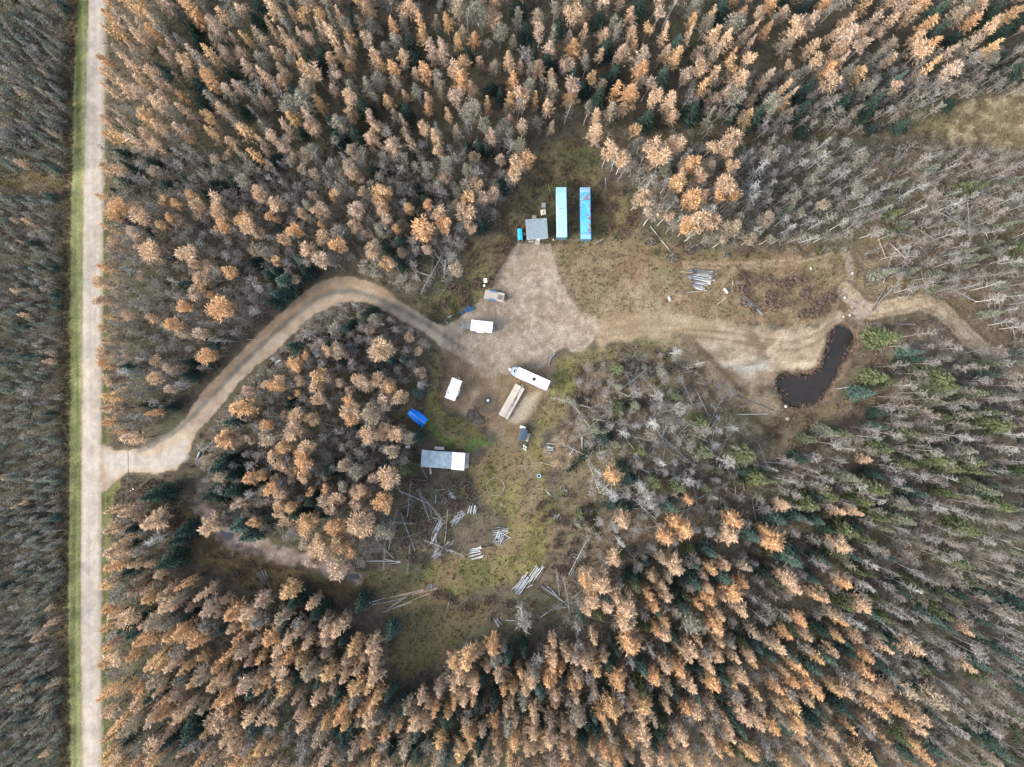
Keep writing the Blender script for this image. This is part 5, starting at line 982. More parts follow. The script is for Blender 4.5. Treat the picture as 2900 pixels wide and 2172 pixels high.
tag(MB().box(0, 0, .05, .62, .12, .06, rz=.9).build('board_scrap', M_woodl, loc=(*S(1141, 1252), 0.02)), 'short tan board scrap northwest of the small white pallet', 'board')
# blue tarp canopy: tarp over a ridge pole on four corner poles, corners pulled out
t = thing('tarp_canopy', 'bright blue tarp pitched over poles between the trees and the grass', 'tarp', *S(1181.5, 1183), 0)
ox, oy = t.location.x, t.location.y; hc = 1.9
cor = [S(*p, hc) for p in ((1154, 1168), (1206.5, 1190), (1196, 1209), (1183, 1202), (1153, 1176))]
A0, A1, B1, B0 = [Vector((*S(*p, hc), 0)) for p in ((1165.5, 1157), (1211.5, 1188), (1195, 1210), (1152.5, 1171))]
nu, nv = 34, 18; V = []; 
for j in range(nv):
    for i in range(nu):
        u, v = i/(nu-1), j/(nv-1); p = (A0*(1-u)+A1*u)*(1-v)+(B0*(1-u)+B1*u)*v
        p = p+(A0-B0).normalized()*(.28*math.sin(math.pi*u)*(-1 if v < .5 else 1)*abs(2*v-1))*-1*-1*(-1)
        z = 1.35+.75*(1-abs(2*v-1)**1.3)+.05*math.sin(u*21+v*5)+.04*math.sin(v*17+u*9)-.12*math.sin(math.pi*u)
        V.append((p.x-ox, p.y-oy, z))
i_ = np.arange(nu*nv).reshape(nv, nu); F = np.stack([i_[:-1, :-1], i_[1:, :-1], i_[1:, 1:], i_[:-1, 1:]], -1).reshape(-1, 4)
V = np.array(V); n_ = len(V); Vb = V-np.array([0, 0, .02]); ed = []
for row in (i_[0, :], i_[-1, ::-1], i_[::-1, 0], i_[:, -1]):
    for p_, q_ in zip(row[:-1], row[1:]): ed.append((p_, q_, q_+n_, p_+n_))
link('tarp', np_mesh('tarp', np.concatenate([V, Vb]), np.concatenate([F, F[:, ::-1]+n_, np.array(ed)]), M_tarp, None, True), t)
for p in (A0, A1, B1, B0): MB().tube([(p.x-ox, p.y-oy, 0), (p.x-ox, p.y-oy, 1.36)], .05).build('corner_pole', M_woodl, t)
m0 = (A0+B0)/2; m1 = (A1+B1)/2; MB().tube([(m0.x-ox, m0.y-oy, 2.03), (m1.x-ox, m1.y-oy, 2.03)], .05).tube([(m0.x-ox, m0.y-oy, 0), (m0.x-ox, m0.y-oy, 2.03)], .05).tube([(m1.x-ox, m1.y-oy, 0), (m1.x-ox, m1.y-oy, 2.03)], .05).build('ridge_pole', M_woodl, t)
# hoop, tub, small things
x, y = S(1403.4, 1378); t = thing('garden_ring', 'large pale plastic ring lying in the grass southeast of the cabin', 'ring', x, y, 0); MB().ring(2.12, .05, .1, 56, 6).build('rim', mat('dull_plastic', (.34, .34, .29), .6, .2, 3), t)
for k in range(8): MB().box(2.12*math.cos(k*.785), 2.12*math.sin(k*.785), .03, .12, .12, .16).build('foot', M_grey, t)
x, y = S(1526.5, 1346.5); t = thing('round_tub', 'round teal tub with a pale rim beside the footpath', 'tub', x, y, 0); MB().lathe([(.36, 0), (.42, .55), (.44, .6), (.37, .6), (.33, .1)], 24).build('shell', M_teal, t); MB().ring(.42, .06, .6, 28, 6).build('rim', mat('pale_teal_rim', (.42, .62, .66), .4, .1, 3), t); MB().lathe([(.35, 0), (.35, .04)], 24, 0, 0, .40).build('water', M_navy, t)
x, y = S(1577.6, 1322); t = thing('hoop', 'small faded red hoop by the brush heap', 'hoop', x, y, 0); MB().ring(.42, .06, .08, 24, 6).build('rim', M_red, t)
x, y = S(1372.0, 809.6); t = thing('plastic_drum', 'white plastic drum just behind the flatbed trailer', 'drum', x, y, 0); MB().lathe([(.26, 0), (.29, .1), (.29, .75), (.2, .82)], 18).build('shell', M_white, t); MB().lathe([(.08, 0), (.08, .05)], 10, .1, 0, .82).build('bung', M_steel, t)
x, y = S(1375.2, 795.4); t = thing('storage_tote', 'pale square tote north of the white plastic drum', 'tote', x, y, .1); MB().box(0, 0, .35, .72, .95, .62).build('body', M_pale, t, .05); MB().box(0, 0, .68, .78, 1.0, .06).build('lid', M_white, t)
x, y = S(1349.7, 792); t = thing('old_tyre', 'black tyre lying in the weeds west of the pale tote', 'tyre', x, y, 0); MB().ring(.32, .12, .12, 24, 8).build('tread', M_rub, t)
for (px, py), lb in (((1259.5, 910.5), 'white bucket at the lower end of the white pole by the driveway'), ((1265.8, 913), 'white bucket nearest the driveway edge beside the pole')):
    x, y = S(px, py); t = thing('bucket', lb, 'bucket', x, y, 0); MB().lathe([(.15, 0), (.19, .36), (.17, .36), (.14, .05)], 16).build('shell', M_white, t); MB().ring(.16, .012, .4, 16, 4).build('handle', M_grey, t)
tag(MB().tube(P3([(1258, 906.5), (1288, 887)], .1), .07).build('white_pole', M_white), 'white pole lying in the weeds beside two buckets', 'pole')
# crumpled blue plastic at the yard edge
n = 26; V = []; 
poly = [S(1250+a_/6.32, 740+b_/6.32) for a_, b_ in ((290, 975), (380, 900), (470, 790), (530, 820), (620, 805), (600, 840), (560, 880), (480, 915), (440, 895), (380, 950))]
cx, cy = np.mean(poly, 0); b = bmesh.new(); f = b.faces.new([b.verts.new((p[0]-cx, p[1]-cy, .1)) for p in poly]); bmesh.ops.triangulate(b, faces=[f]); bmesh.ops.subdivide_edges(b, edges=b.edges[:], cuts=4, use_grid_fill=True)
for v in b.verts: v.co.z = .12+.28*random.random()
ex = bmesh.ops.extrude_face_region(b, geom=b.faces[:]); 
for v in [g for g in ex['geom'] if isinstance(g, bmesh.types.BMVert)]: v.co.z -= .04
bmesh.ops.recalc_face_normals(b, faces=b.faces[:]); me = bpy.data.meshes.new('crumpled_tarp'); b.to_mesh(me); b.free(); me.materials.append(M_dkb)
tag(link('crumpled_tarp', me, None, (cx, cy, gz(cx, cy))), 'crumpled dark blue tarp lying on the west edge of the gravel', 'tarp')
# entrance bar gate
x, y = S(370, 1311); t = thing('bar_gate', 'thin dark bar gate across the driveway mouth', 'gate', x, y, 0, .12); MB().tube([(-.05, 3.3, .95), (.05, -3.5, .95)], .06).build('bar', M_steel, t)
for yy in (3.35, -3.55): MB().tube([(0, yy, -.3), (0, yy, 1.15)], .1).build('post', M_wood, t)
# culvert pipe, yellow pail, posts
x, y = S(563, 1292); t = thing('culvert_pipe', 'short silver corrugated pipe beside the driveway mouth', 'pipe', x, y, math.radians(68)); m = MB().tube([(-1.0, 0, .3), (1.0, 0, .3)], .26, 16, cap=False)
for k in range(9): m.tube([(-.95+k*.225, 0, .3), (-.95+k*.225+.1, 0, .3)], .30, 16)
m.build('barrel', mat('galvanised_steel', (.55, .60, .64), .35, .4, 3, metal=.5, c2=(.10, .16, .18)), t)
for k in (-1, 1): MB().box(k*.8, 0, .03, .2, .7, .09).build('chock', M_wood, t)
x, y = S(477, 1370); t = thing('yellow_pail', 'bright yellow pail in the weeds south of the driveway mouth', 'pail', x, y, 0); MB().lathe([(.2, 0), (.26, .42), (.23, .42), (.18, .05)], 16).build('shell', M_yel, t); MB().ring(.22, .012, .45, 16, 4).build('handle', M_grey, t)
x, y = S(486, 1369); t = thing('grey_pail', 'pinkish grey pail right next to the yellow pail', 'pail', x, y, 0); MB().lathe([(.2, 0), (.25, .38), (.22, .38), (.17, .05)], 16).build('shell', M_pale, t)
x, y = S(1082, 918); t = thing('metal_bin', 'grey metal bin lying inside the driveway bend', 'bin', x, y, -.15); MB().box(0, 0, .3, 1.3, .55, .5).build('body', M_grey, t, .08); MB().box(0, 0, .57, 1.2, .45, .06).build('lid', M_offw, t)
x, y = S(789, 1023); t = thing('stove_drum', 'pale rusted drum lying beside the inner edge of the driveway', 'drum', x, y, .45); MB().tube([(-.7, 0, .28), (.7, 0, .28)], .28, 14).build('barrel', M_offw, t); MB().ring(.28, .03, .0, 16, 5).build('hoop', M_grey, t)
# loose stones
for px, py, r, lb in ((1485, 1262, .30, 'northernmost of four pale stones south of the navy-roofed shed'), (1490, 1266.5, .28, 'easternmost of four pale stones south of the navy-roofed shed'), (1483.5, 1269.5, .24, 'westernmost of four pale stones south of the navy-roofed shed'), (1488, 1272.5, .27, 'southernmost of four pale stones south of the navy-roofed shed'),
    (1895, 843, .34, 'northern one of two pale stones southwest of the big log pile'), (1897, 848, .38, 'southern one of two pale stones southwest of the big log pile'), (2349, 839, .30, 'small pale stone at the edge of the field west of the clay patch'), (2392, 842.5, .34, 'white stone just west of the clay patch'), (2388, 897, .22, 'small white stone south of the clay patch, west of its mate'), (2407, 893, .26, 'small white stone directly below the clay patch'),
    (2226, 1151, .36, 'pale boulder on the southwest shore of the pond'), (2230, 1186, .5, 'largest pale boulder south of the pond'), (2296, 760, .3, 'pale stone in the brown field below the looping quad trail'), (2414, 774, .28, 'pale stone just east of the quad trail'), (377, 1385, .25, 'pale stone near the south post of the bar gate'), (370, 1389, .2, 'smaller stone west of its neighbour south of the bar gate'), (1567, 679, .22, 'small stone at the door of the pale-roofed container')):
    b = bmesh.new(); bmesh.ops.create_icosphere(b, subdivisions=2, radius=r)
    for v in b.verts: v.co = v.co*(1+.22*(random.random()-.5)); v.co.z *= .75
    me = bpy.data.meshes.new('pale_stone'); b.to_mesh(me); b.free(); me.materials.append(M_stone); x, y = S(px, py)
    tag(link('pale_stone', me, None, (x, y, gz(x, y)+r*.35)), lb, 'stone')

# ---------------------------------------------------------------- logs: every log is a thing of its own
LOGM = {}
def log_mesh(L, r, col):
    k = (round(L*2)/2, round(r*50)/50, col)
    if k not in LOGM:
        L_, r_ = k[0], max(.04, k[1]); V = []; F = []; n = 7; m_ = 4; off = np.random.default_rng(len(LOGM)).normal(size=(m_+1, 2))*r_*.25
        for i in range(m_+1):
            t_ = i/m_; rr = r_*(1.1-.35*t_)
            for a_ in range(n): V.append(((t_-.5)*L_, math.cos(6.283*a_/n)*rr+off[i, 0], math.sin(6.283*a_/n)*rr+off[i, 1]))
        for i in range(m_):
            for a_ in range(n):
                b_ = (a_+1) % n; q = (i*n+a_, i*n+b_, (i+1)*n+b_, (i+1)*n+a_); F += [(q[0], q[1], q[2]), (q[0], q[2], q[3])]
        for a_ in range(1, n-1): F.append((0, a_, a_+1)); F.append((m_*n, m_*n+a_+1, m_*n+a_))
        c = {'silver': (.27, .29, .31), 'pale': (.36, .375, .39), 'tan': (.34, .285, .225), 'dark': (.13, .125, .12), 'white': (.48, .49, .49)}[col]
        LOGM[k] = np_mesh('log', np.array(V), np.array(F), M_log, np.tile(np.array(c), (len(V), 1))*(.9+.2*np.random.default_rng(len(LOGM)).random((len(V), 1))))
    return LOGM[k]
def log(x0, y0, x1, y1, r, col, label, z=None, z2=None, name='log', group=None):
    """log from one end to the other, metres"""
    L = math.hypot(x1-x0, y1-y0); mx, my = (x0+x1)/2, (y0+y1)/2; g0 = gz(mx, my)
    o = link(name, log_mesh(L, r, col), None, (mx, my, g0+(r if z is None else z))); s = L/(round(L*2)/2 or .5); o.scale = (s, 1, 1)
    o.rotation_euler = (random.random()*6.28*0, -math.atan2((z2 or 0), L) if z2 else 0, math.atan2(y1-y0, x1-x0)); return tag(o, label, 'fallen log' if name == 'fallen_log' else 'log', group)
def slog(a_, b_, r, col, label, **k): return log(*S(*a_), *S(*b_), r, col, label, **k)
def pile(px, py, ang, length, n, across, r, cols, label, group, jit=.14, along=0.0, layers=2, lenj=.2):
    """logs laid side by side (ang in degrees, image right = 0, counter-clockwise), px in 2900-frame pixels"""
    x, y = S(px, py); a0 = math.radians(ang)
    for i in range(n):
        ly = i*layers//n; f = (i % max(1, (n+layers-1)//layers))/max(1, (n+layers-1)//layers-1)-.5
        off = f*across*(1-.25*ly)+random.gauss(0, .1); al = random.gauss(0, .12)*length+f*along; a_ = a0+random.gauss(0, jit); Lh = length*(1+random.uniform(-lenj, lenj*.5))/2
        cx = x-math.sin(a0)*off+math.cos(a0)*al; cy = y+math.cos(a0)*off+math.sin(a0)*al
        log(cx-math.cos(a_)*Lh, cy-math.sin(a_)*Lh, cx+math.cos(a_)*Lh, cy+math.sin(a_)*Lh, r*random.uniform(.75, 1.2), random.choice(cols), label, z=r+ly*r*1.75+random.random()*r*.8, group=group)
m_ = MPP
SL = ['silver', 'silver', 'pale', 'silver', 'dark']
pile(1985, 783, -9, 60*m_, 30, 40*m_, .12, SL, 'silver log in the big pile beside the east quad trail', 'logs of the big east pile', .10, 0, 3)
pile(1980, 808, -14, 40*m_, 10, 22*m_, .11, SL, 'loose silver log at the lower edge of the big east pile', 'logs at the foot of the big east pile', .15, 0, 1)
slog((1920, 769), (1965, 772), .11, 'tan', 'tan skid pole jutting west from under the big east pile'); slog((1998, 771), (2031, 776.5), .13, 'tan', 'tan skid pole jutting east from under the big east pile'); slog((1934, 830), (2003, 822), .08, 'pale', 'pale pole below the big east pile'); slog((1963, 813), (1987, 821), .12, 'white', 'whitish split log at the foot of the big east pile')
slog((2050, 817), (2059, 831), .35, 'white', 'short thick white log east of the big pile'); slog((2027, 866), (2056, 843), .12, 'tan', 'tan log lying below the short thick white log')
pile(2125, 862, -38, 62*m_, 6, 12*m_, .1, SL, 'pale pole in the slanting bundle in the brown field', 'poles of the slanting bundle', .06, 0, 1)
pile(2108, 853, -30, 26*m_, 6, 12*m_, .08, ['tan', 'silver'], 'short pole at the upper end of the slanting bundle', 'short poles of the slanting bundle', .3, 0, 1); pile(2088, 800, -60, 20*m_, 9, 28*m_, .08, ['dark', 'silver', 'tan'], 'grey branch in the small brush heap above the slanting bundle', 'branches of the small brush heap', .7, 0, 1)
pile(1280, 1404, 40, 13*m_, 14, 22*m_, .085, ['pale', 'silver', 'white'], 'short white log in the jumbled heap southeast of the cabin', 'logs of the jumbled heap', .8, 0, 2); pile(1268, 1425, 60, 13*m_, 8, 16*m_, .09, ['dark', 'silver'], 'dark log end in the jumbled heap southeast of the cabin', 'dark logs of the jumbled heap', .6, 0, 1)
pile(1339, 1442, 84, 24*m_, 12, 22*m_, .11, ['pale', 'silver', 'white'], 'upright-lying pale log in the east half of the twin heap', 'logs of the twin heap east', .12, 0, 2); pile(1304, 1451, 38, 15*m_, 8, 17*m_, .12, ['silver', 'pale'], 'silver log in the west half of the twin heap', 'logs of the twin heap west', .15, 0, 1); pile(1289, 1474, 46, 30*m_, 7, 12*m_, .1, ['silver', 'pale'], 'silver pole trailing southwest from the twin heap', 'poles below the twin heap', .12, 0, 1)
pile(1240, 1492, 70, 36*m_, 12, 17*m_, .11, SL, 'silver log in the upper part of the long narrow pile', 'logs of the long narrow pile top', .1, 0, 2); pile(1230, 1525, 75, 36*m_, 9, 13*m_, .1, ['silver', 'dark', 'pale'], 'silver log in the middle of the long narrow pile', 'logs of the long narrow pile middle', .22, 0, 2)
pile(1243, 1562, 40, 34*m_, 10, 18*m_, .11, SL, 'silver log in the lower end of the long narrow pile', 'logs of the long narrow pile foot', .08, 0, 2); pile(1256, 1558, 41, 62*m_, 5, 9*m_, .1, ['pale', 'tan'], 'long tan pole beside the lower end of the long narrow pile', 'poles beside the long narrow pile', .05, 0, 1)
slog((1268.5, 1440), (1257.5, 1568), .1, 'tan', 'single long tan pole standing apart east of the long narrow pile'); slog((1200, 1475), (1280, 1457), .09, 'tan', 'upper tan pole crossing the head of the long narrow pile'); slog((1214, 1480), (1262, 1464), .09, 'tan', 'lower tan pole crossing the head of the long narrow pile'); slog((1193, 1565), (1224, 1538), .09, 'tan', 'tan pole west of the foot of the long narrow pile')
slog((1250, 1405), (1272, 1386), .09, 'tan', 'tan pole north of the jumbled heap'); slog((1248, 1425), (1261, 1406), .09, 'pale', 'pale pole west of the jumbled heap'); slog((1179, 1389), (1192, 1382), .09, 'pale', 'short pale stick in the brush south of the cabin'); slog((1252, 1372), (1256, 1385), .08, 'tan', 'thin tan stick south of the white-roofed cabin end')
pile(1420, 1507, 12, 36*m_, 10, 22*m_, .09, ['pale', 'silver', 'white'], 'pale log in the crisscross pile, lying across', 'crosswise logs of the crisscross pile', .35, 0, 2); pile(1416, 1522, 55, 28*m_, 12, 34*m_, .09, ['pale', 'silver', 'white'], 'pale log in the crisscross pile, lying steeply', 'steep logs of the crisscross pile', .5, 0, 3); pile(1412, 1528, -20, 26*m_, 8, 24*m_, .09, SL, 'silver log in the crisscross pile, lying slantwise', 'slanting logs of the crisscross pile', .3, 0, 2)
pile(1347, 1567, 14, 34*m_, 11, 32*m_, .14, ['pale', 'silver', 'white'], 'neat parallel silver log in the small square stack', 'logs of the small square stack', .05, 0, 1, .12); 
pile(1517, 1624, 58, 48*m_, 14, 20*m_, .1, ['pale', 'silver', 'tan'], 'pale pole in the upper stack of the double pole stack', 'poles of the upper double stack', .03, 0, 2); pile(1478, 1655, 55, 50*m_, 16, 21*m_, .1, ['pale', 'silver', 'silver'], 'silver pole in the lower stack of the double pole stack', 'poles of the lower double stack', .03, 0, 2); slog((1446, 1675), (1495, 1620), .08, 'white', 'outermost whitish pole on the west side of the double stack'); slog((1490, 1665), (1508, 1656), .1, 'pale', 'stray pale log east of the lower double stack')
slog((1532, 1657), (1650, 1742), .17, 'silver', 'very long silver trunk lying southeast of the double pole stack', name='fallen_log'); slog((1549, 1660), (1592, 1700), .15, 'pale', 'pale trunk lying against the very long silver trunk', name='fallen_log'); slog((1648, 1741), (1728, 1763), .1, 'pale', 'thin pale trunk beyond the tip of the very long silver trunk', name='fallen_log')
for i, (p, q) in enumerate((((1032, 1711), (1095, 1692)), ((1055, 1712), (1150, 1693)), ((1095, 1693), (1203, 1667)), ((1120, 1688), (1200, 1671)), ((1083, 1735), (1216, 1680)), ((1143, 1688), (1240, 1666)), ((1122, 1720), (1168, 1704)), ((1100, 1723), (1150, 1690)))):
    slog(p, q, .1, random.choice(['pale', 'silver', 'tan']), ('uppermost', 'second', 'third', 'fourth', 'fifth', 'brightest', 'lowest', 'crossing')[i]+' pale pole in the long bundle west of the south clearing')
pile(1226, 1662, 75, 15*m_, 9, 26*m_, .07, ['silver', 'dark'], 'short grey log across the head of the long bundle', 'short logs at the long bundle', .3, 0, 1); slog((1268, 1720), (1276, 1682), .09, 'pale', 'pale stick east of the long bundle')
pile(1324, 1828, 62, 26*m_, 12, 20*m_, .08, ['silver', 'dark', 'pale'], 'thin grey pole in the small heap at the south clearing edge', 'poles of the small south heap', .3, 0, 2); slog((1307, 1842), (1340, 1836), .11, 'white', 'white log lying across the small heap at the south clearing edge')
pile(1410, 1761, -55, 22*m_, 8, 9*m_, .1, SL, 'silver log in the heap by the bushy leafless tree', 'logs of the heap by the bushy tree', .2, 0, 1); slog((1430, 1755), (1462, 1758), .1, 'white', 'white pole east of the heap by the bushy tree')
slog((1036, 1589), (1134, 1589), .11, 'pale', 'longer pale pole west of the grass, above its twin'); slog((1088, 1583), (1136, 1593), .11, 'pale', 'shorter pale pole forking from the longer one'); slog((1103, 1596), (1135, 1592), .1, 'silver', 'grey pole below the forked pale poles')
for i, (p, q) in enumerate((((734, 1617), (752, 1655)), ((742, 1615), (768, 1667)), ((751, 1613), (764, 1650)), ((728, 1620), (744, 1650)))): slog(p, q, .1, 'silver', ('second', 'longest', 'easternmost', 'westernmost')[i]+' of four silver poles south of the creek bed')
pile(1790, 1080, 60, 24*m_, 12, 18*m_, .07, ['pale', 'silver', 'dark'], 'pale stick in the tangled heap south of the grassy bank', 'sticks of the tangled heap', .6, 0, 2); slog((1747, 1056), (1792, 1066), .08, 'pale', 'long stick reaching west from the tangled heap'); slog((1800, 1078), (1831, 1055), .08, 'tan', 'long stick reaching northeast from the tangled heap')
pile(1556, 1268, -12, 22*m_, 9, 22*m_, .09, ['pale', 'silver', 'white'], 'white log end in the heap on the edge of the tan brush', 'logs of the tan brush heap', .2, 0, 2)
pile(1578, 1465, 65, 14*m_, 13, 24*m_, .08, ['dark', 'silver', 'pale'], 'grey branch in the debris heap south of the teal tub', 'branches of the debris heap', .7, 0, 2); pile(1604, 1392, 20, 14*m_, 12, 28*m_, .08, ['dark', 'silver'], 'dark branch in the scrap heap southeast of the teal tub', 'branches of the scrap heap', .8, 0, 2); pile(1552, 1396, 50, 9*m_, 8, 14*m_, .07, ['pale', 'tan', 'silver'], 'pale scrap stick south of the teal tub', 'sticks south of the teal tub', .8, 0, 1)
pile(1418, 1428, 50, 9*m_, 7, 12*m_, .06, ['tan', 'silver'], 'tan stick in the little pile below the pale ring', 'sticks below the pale ring', .8, 0, 1); pile(2462, 1090, 10, 18*m_, 9, 14*m_, .08, ['silver', 'pale', 'dark'], 'grey stick in the heap east of the pond', 'sticks of the heap east of the pond', .7, 0, 2); pile(2415, 1155, 45, 16*m_, 8, 12*m_, .07, ['silver', 'pale'], 'pale stick in the heap southeast of the pond', 'sticks of the heap southeast of the pond', .6, 0, 1); pile(1585, 1635, -50, 20*m_, 9, 14*m_, .07, ['silver', 'dark'], 'grey branch in the brush heap east of the double stack', 'branches east of the double stack', .3, 0, 1)
pile(2033, 1183, 30, 12*m_, 9, 16*m_, .08, ['white', 'silver', 'pale'], 'white stick in the bright heap west of the pond outlet', 'sticks of the bright heap', .9, 0, 1); pile(878, 946, 60, 10*m_, 9, 14*m_, .07, ['dark', 'silver'], 'grey branch in the heap inside the driveway bend', 'branches in the driveway bend', .8, 0, 1); pile(2206, 1210, 70, 10*m_, 6, 8*m_, .07, ['white', 'silver'], 'white stick in the small pile below the pond', 'sticks below the pond', .8, 0, 1)
FALL = [((1262.5, 736), (1259, 789), .2, 'pale', 'thick pale trunk lying upright in the brush west of the yard'), ((1219.9, 815), (1298.6, 618), .12, 'dark', 'very long dark trunk lying slantwise west of the yard'), ((1269, 730), (1305, 615), .12, 'silver', 'long grey trunk pointing at the square shed'), ((1220, 675), (1258, 720), .1, 'silver', 'grey trunk crossing the brush north of the thick pale one'), ((1195, 690), (1246, 735), .09, 'silver', 'thin grey trunk parallel to the crossing one'),
    ((908, 951), (994, 964), .14, 'pale', 'pale trunk lying across the inside of the driveway bend'), ((1026, 958), (1048, 959), .1, 'pale', 'short pale log inside the driveway bend'), ((1060, 943), (1135, 920), .08, 'tan', 'thin tan trunk below the inner driveway edge'), ((1131, 1389), (1217, 1427), .17, 'silver', 'thick grey trunk lying south of the cabin'), ((1131, 1296), (1194, 1322), .07, 'silver', 'thin grey trunk west of the cabin'), ((1194, 1322), (1230, 1397), .07, 'silver', 'thin grey trunk running south from the cabin corner'), ((937, 1222), (1010, 1220), .08, 'pale', 'pale pole in the wood west of the blue canopy'), ((895, 1194), (1013, 1221), .09, 'pale', 'forked pale trunk in the wood west of the blue canopy'), ((1135, 1453), (1176, 1560), .1, 'silver', 'long grey trunk at the east edge of the cabin wood'),
    ((1140, 1438), (1180, 1418), .08, 'silver', 'thin grey pole leaning on the thick grey trunk'), ((1841.7, 641), (1899, 713), .1, 'pale', 'long pale trunk lying at the edge of the brown field'), ((1741.7, 1197), (1659.8, 1279), .13, 'silver', 'long grey trunk of the felled green spruce'), ((1810, 1250), (1893, 1216), .1, 'dark', 'dark trunk in the tangle east of the felled spruce'), ((1762, 1227), (1797, 1276), .1, 'pale', 'bent pale trunk beside the felled spruce'), ((1791, 1410), (1858, 1471), .12, 'white', 'white curved trunk in the wood southeast of the tub'), ((1699, 1117), (1755, 1140), .1, 'pale', 'pale pole in the brush south of the grassy bank'), ((2086, 1174), (2175, 1172), .13, 'pale', 'pale trunk lying level southwest of the pond'), ((2085, 1120), (2210, 1172), .14, 'dark', 'dark mossy trunk running to the pond outlet'), ((1974, 1112), (2007, 1181), .1, 'pale', 'curving pale trunk west of the dark mossy one'), ((1866, 1256), (1918, 1267), .11, 'silver', 'grey trunk in the middle of the tangled wood'), ((1950, 1226), (2003, 1250), .09, 'white', 'white forked trunk in the tangled wood'), ((1686, 1165), (1735, 1163), .08, 'silver', 'grey pole north of the felled spruce'), ((1648, 1236), (1649, 1275), .16, 'silver', 'upright-lying grey log beside the tan brush'), ((1612, 1292), (1627, 1265), .11, 'pale', 'pale log on the tan brush heap'),
    ((2476, 868), (2527, 818), .13, 'silver', 'grey trunk fallen over the start of the east track'), ((2470, 880), (2515, 800), .16, 'dark', 'dark trunk fallen beside the grey one on the east track'), ((2365, 1102), (2398, 1097), .1, 'white', 'white stick on the southeast shore of the pond'), ((2545, 917), (2590, 919), .1, 'pale', 'pale log south of the east track'), ((1714.9, 504), (1716.5, 543), .07, 'pale', 'pale stick northeast of the rusty container'), ((1681.6, 691), (1710, 676), .09, 'pale', 'pale plank-like pole southeast of the rusty container'), ((1553.5, 521), (1563.8, 568), .08, 'tan', 'tan pole beside the pale-roofed container'), ((1620, 560), (1630, 556), .1, 'pale', 'short pale log between the two containers'), ((1612, 640), (1614, 676), .12, 'dark', 'dark pole lying along the pale-roofed container'), ((1800, 506), (1823, 504), .08, 'pale', 'short pale stick in the weeds north of the field'), ((1808, 529), (1830, 505), .08, 'silver', 'grey stick in the weeds north of the field'), ((1245, 838), (1258, 820), .08, 'silver', 'grey stick in the weeds west of the flatbed trailer'), ((1508, 1380), (1573, 1390), .06, 'tan', 'thin tan pole west of the scrap heap'), ((1518, 1306), (1572, 1320), .07, 'tan', 'tan pole pointing to the faded red hoop'),
    ((1890, 985), (1930, 1005), .1, 'dark', 'dark trunk along the south edge of the sandy track'), ((1890, 1115), (1925, 1109), .09, 'white', 'white pole north of the tangled wood'), ((1935, 1048), (1965, 1038), .08, 'pale', 'short pale pole below the sandy track'), ((1935, 1054), (1960, 1052), .08, 'pale', 'second short pale pole below the sandy track'), ((700, 960), (735, 965), .1, 'silver', 'grey trunk inside the driveway opposite the bend'), ((595, 1330), (650, 1300), .09, 'silver', 'grey trunk in the wood southeast of the driveway mouth'), ((1165, 2005), (1190, 1960), .1, 'dark', 'dark trunk at the south tip of the clearing'), ((1132, 1950), (1165, 1925), .1, 'dark', 'long dark trunk left of the clearing tip')]
for p, q, r, c_, lb in FALL: slog(p, q, r, c_, lb, name='fallen_log')
# felled green spruce: foliage along its upper half
x0, y0 = S(1700, 1240); x1, y1 = S(1605, 1335); rng = np.random.default_rng(5); n = 900; u = rng.random(n)**.8; wdt = (1-u)*1.9+.3
a_ = math.atan2(y1-y0, x1-x0); sd_ = rng.normal(size=n)*wdt*.5; Cn = np.stack([x0+(x1-x0)*u-math.sin(a_)*sd_, y0+(y1-y0)*u+math.cos(a_)*sd_, .25+.5*rng.random(n)], 1)
tag(link('felled_spruce', np_mesh('felled_spruce', leaves(Cn, .3*(.6+.7*rng.random(n)), rng, thin=.4), np.arange(3*n).reshape(-1, 3), M_needle, colours(n, (.05, .072, .052), rng, .35))), 'dark green top of a felled spruce lying beside the tan brush', 'spruce')

# more windfall: trunks lying any way in the tangles
def windfall(poly, n, label, group, Lr=(3, 8), cols=('silver', 'dark', 'dark', 'silver', 'tan', 'pale'), ang=None):
    P = np.array(dp(*poly)); x0, y0 = P.min(0); x1, y1 = P.max(0); k = 0
    while k < n:
        x, y = random.uniform(x0, x1), random.uniform(y0, y1)
        if sdist(np.array([x]), np.array([y]), P)[0] > 0: continue
        a_ = random.random()*3.14 if ang is None else random.gauss(ang, .35); L = random.uniform(*Lr)/2; r = random.uniform(.04, .10)
        log(x-math.cos(a_)*L, y-math.sin(a_)*L, x+math.cos(a_)*L, y+math.sin(a_)*L, r, random.choice(cols), label, z=r+random.random()*.5, name='fallen_log', group=group); k += 1
windfall(((1260, 830), (1400, 860), (1560, 890), (1640, 960), (1680, 1100), (1420, 1150), (1280, 1060)), 90, 'weathered trunk lying in the tangled wood south of the sandy ground', 'windfall of the tangled wood')
windfall(((820, 1030), (960, 1040), (1000, 1090), (930, 1150), (920, 1210), (850, 1220), (800, 1150)), 26, 'weathered trunk lying in the brush south of the cabin', 'windfall south of the cabin', (2, 6))
windfall(((1180, 1230), (1260, 1230), (1310, 1330), (1240, 1360), (1150, 1320)), 18, 'weathered trunk lying southeast of the double pole stack', 'windfall of the south clearing', (2, 5))
windfall(((1890, 430), (2190, 400), (2190, 720), (2060, 640), (1900, 630)), 34, 'weathered trunk lying in the thin wood east of the pond track', 'windfall of the east wood', (2, 6))
windfall(((880, 530), (960, 540), (950, 620), (900, 620)), 12, 'weathered trunk lying in the brush west of the yard', 'windfall west of the yard', (2, 6))
windfall(((570, 790), (800, 690), (900, 760), (900, 860), (620, 860)), 14, 'weathered trunk lying inside the driveway curve', 'windfall inside the driveway curve', (2, 6))
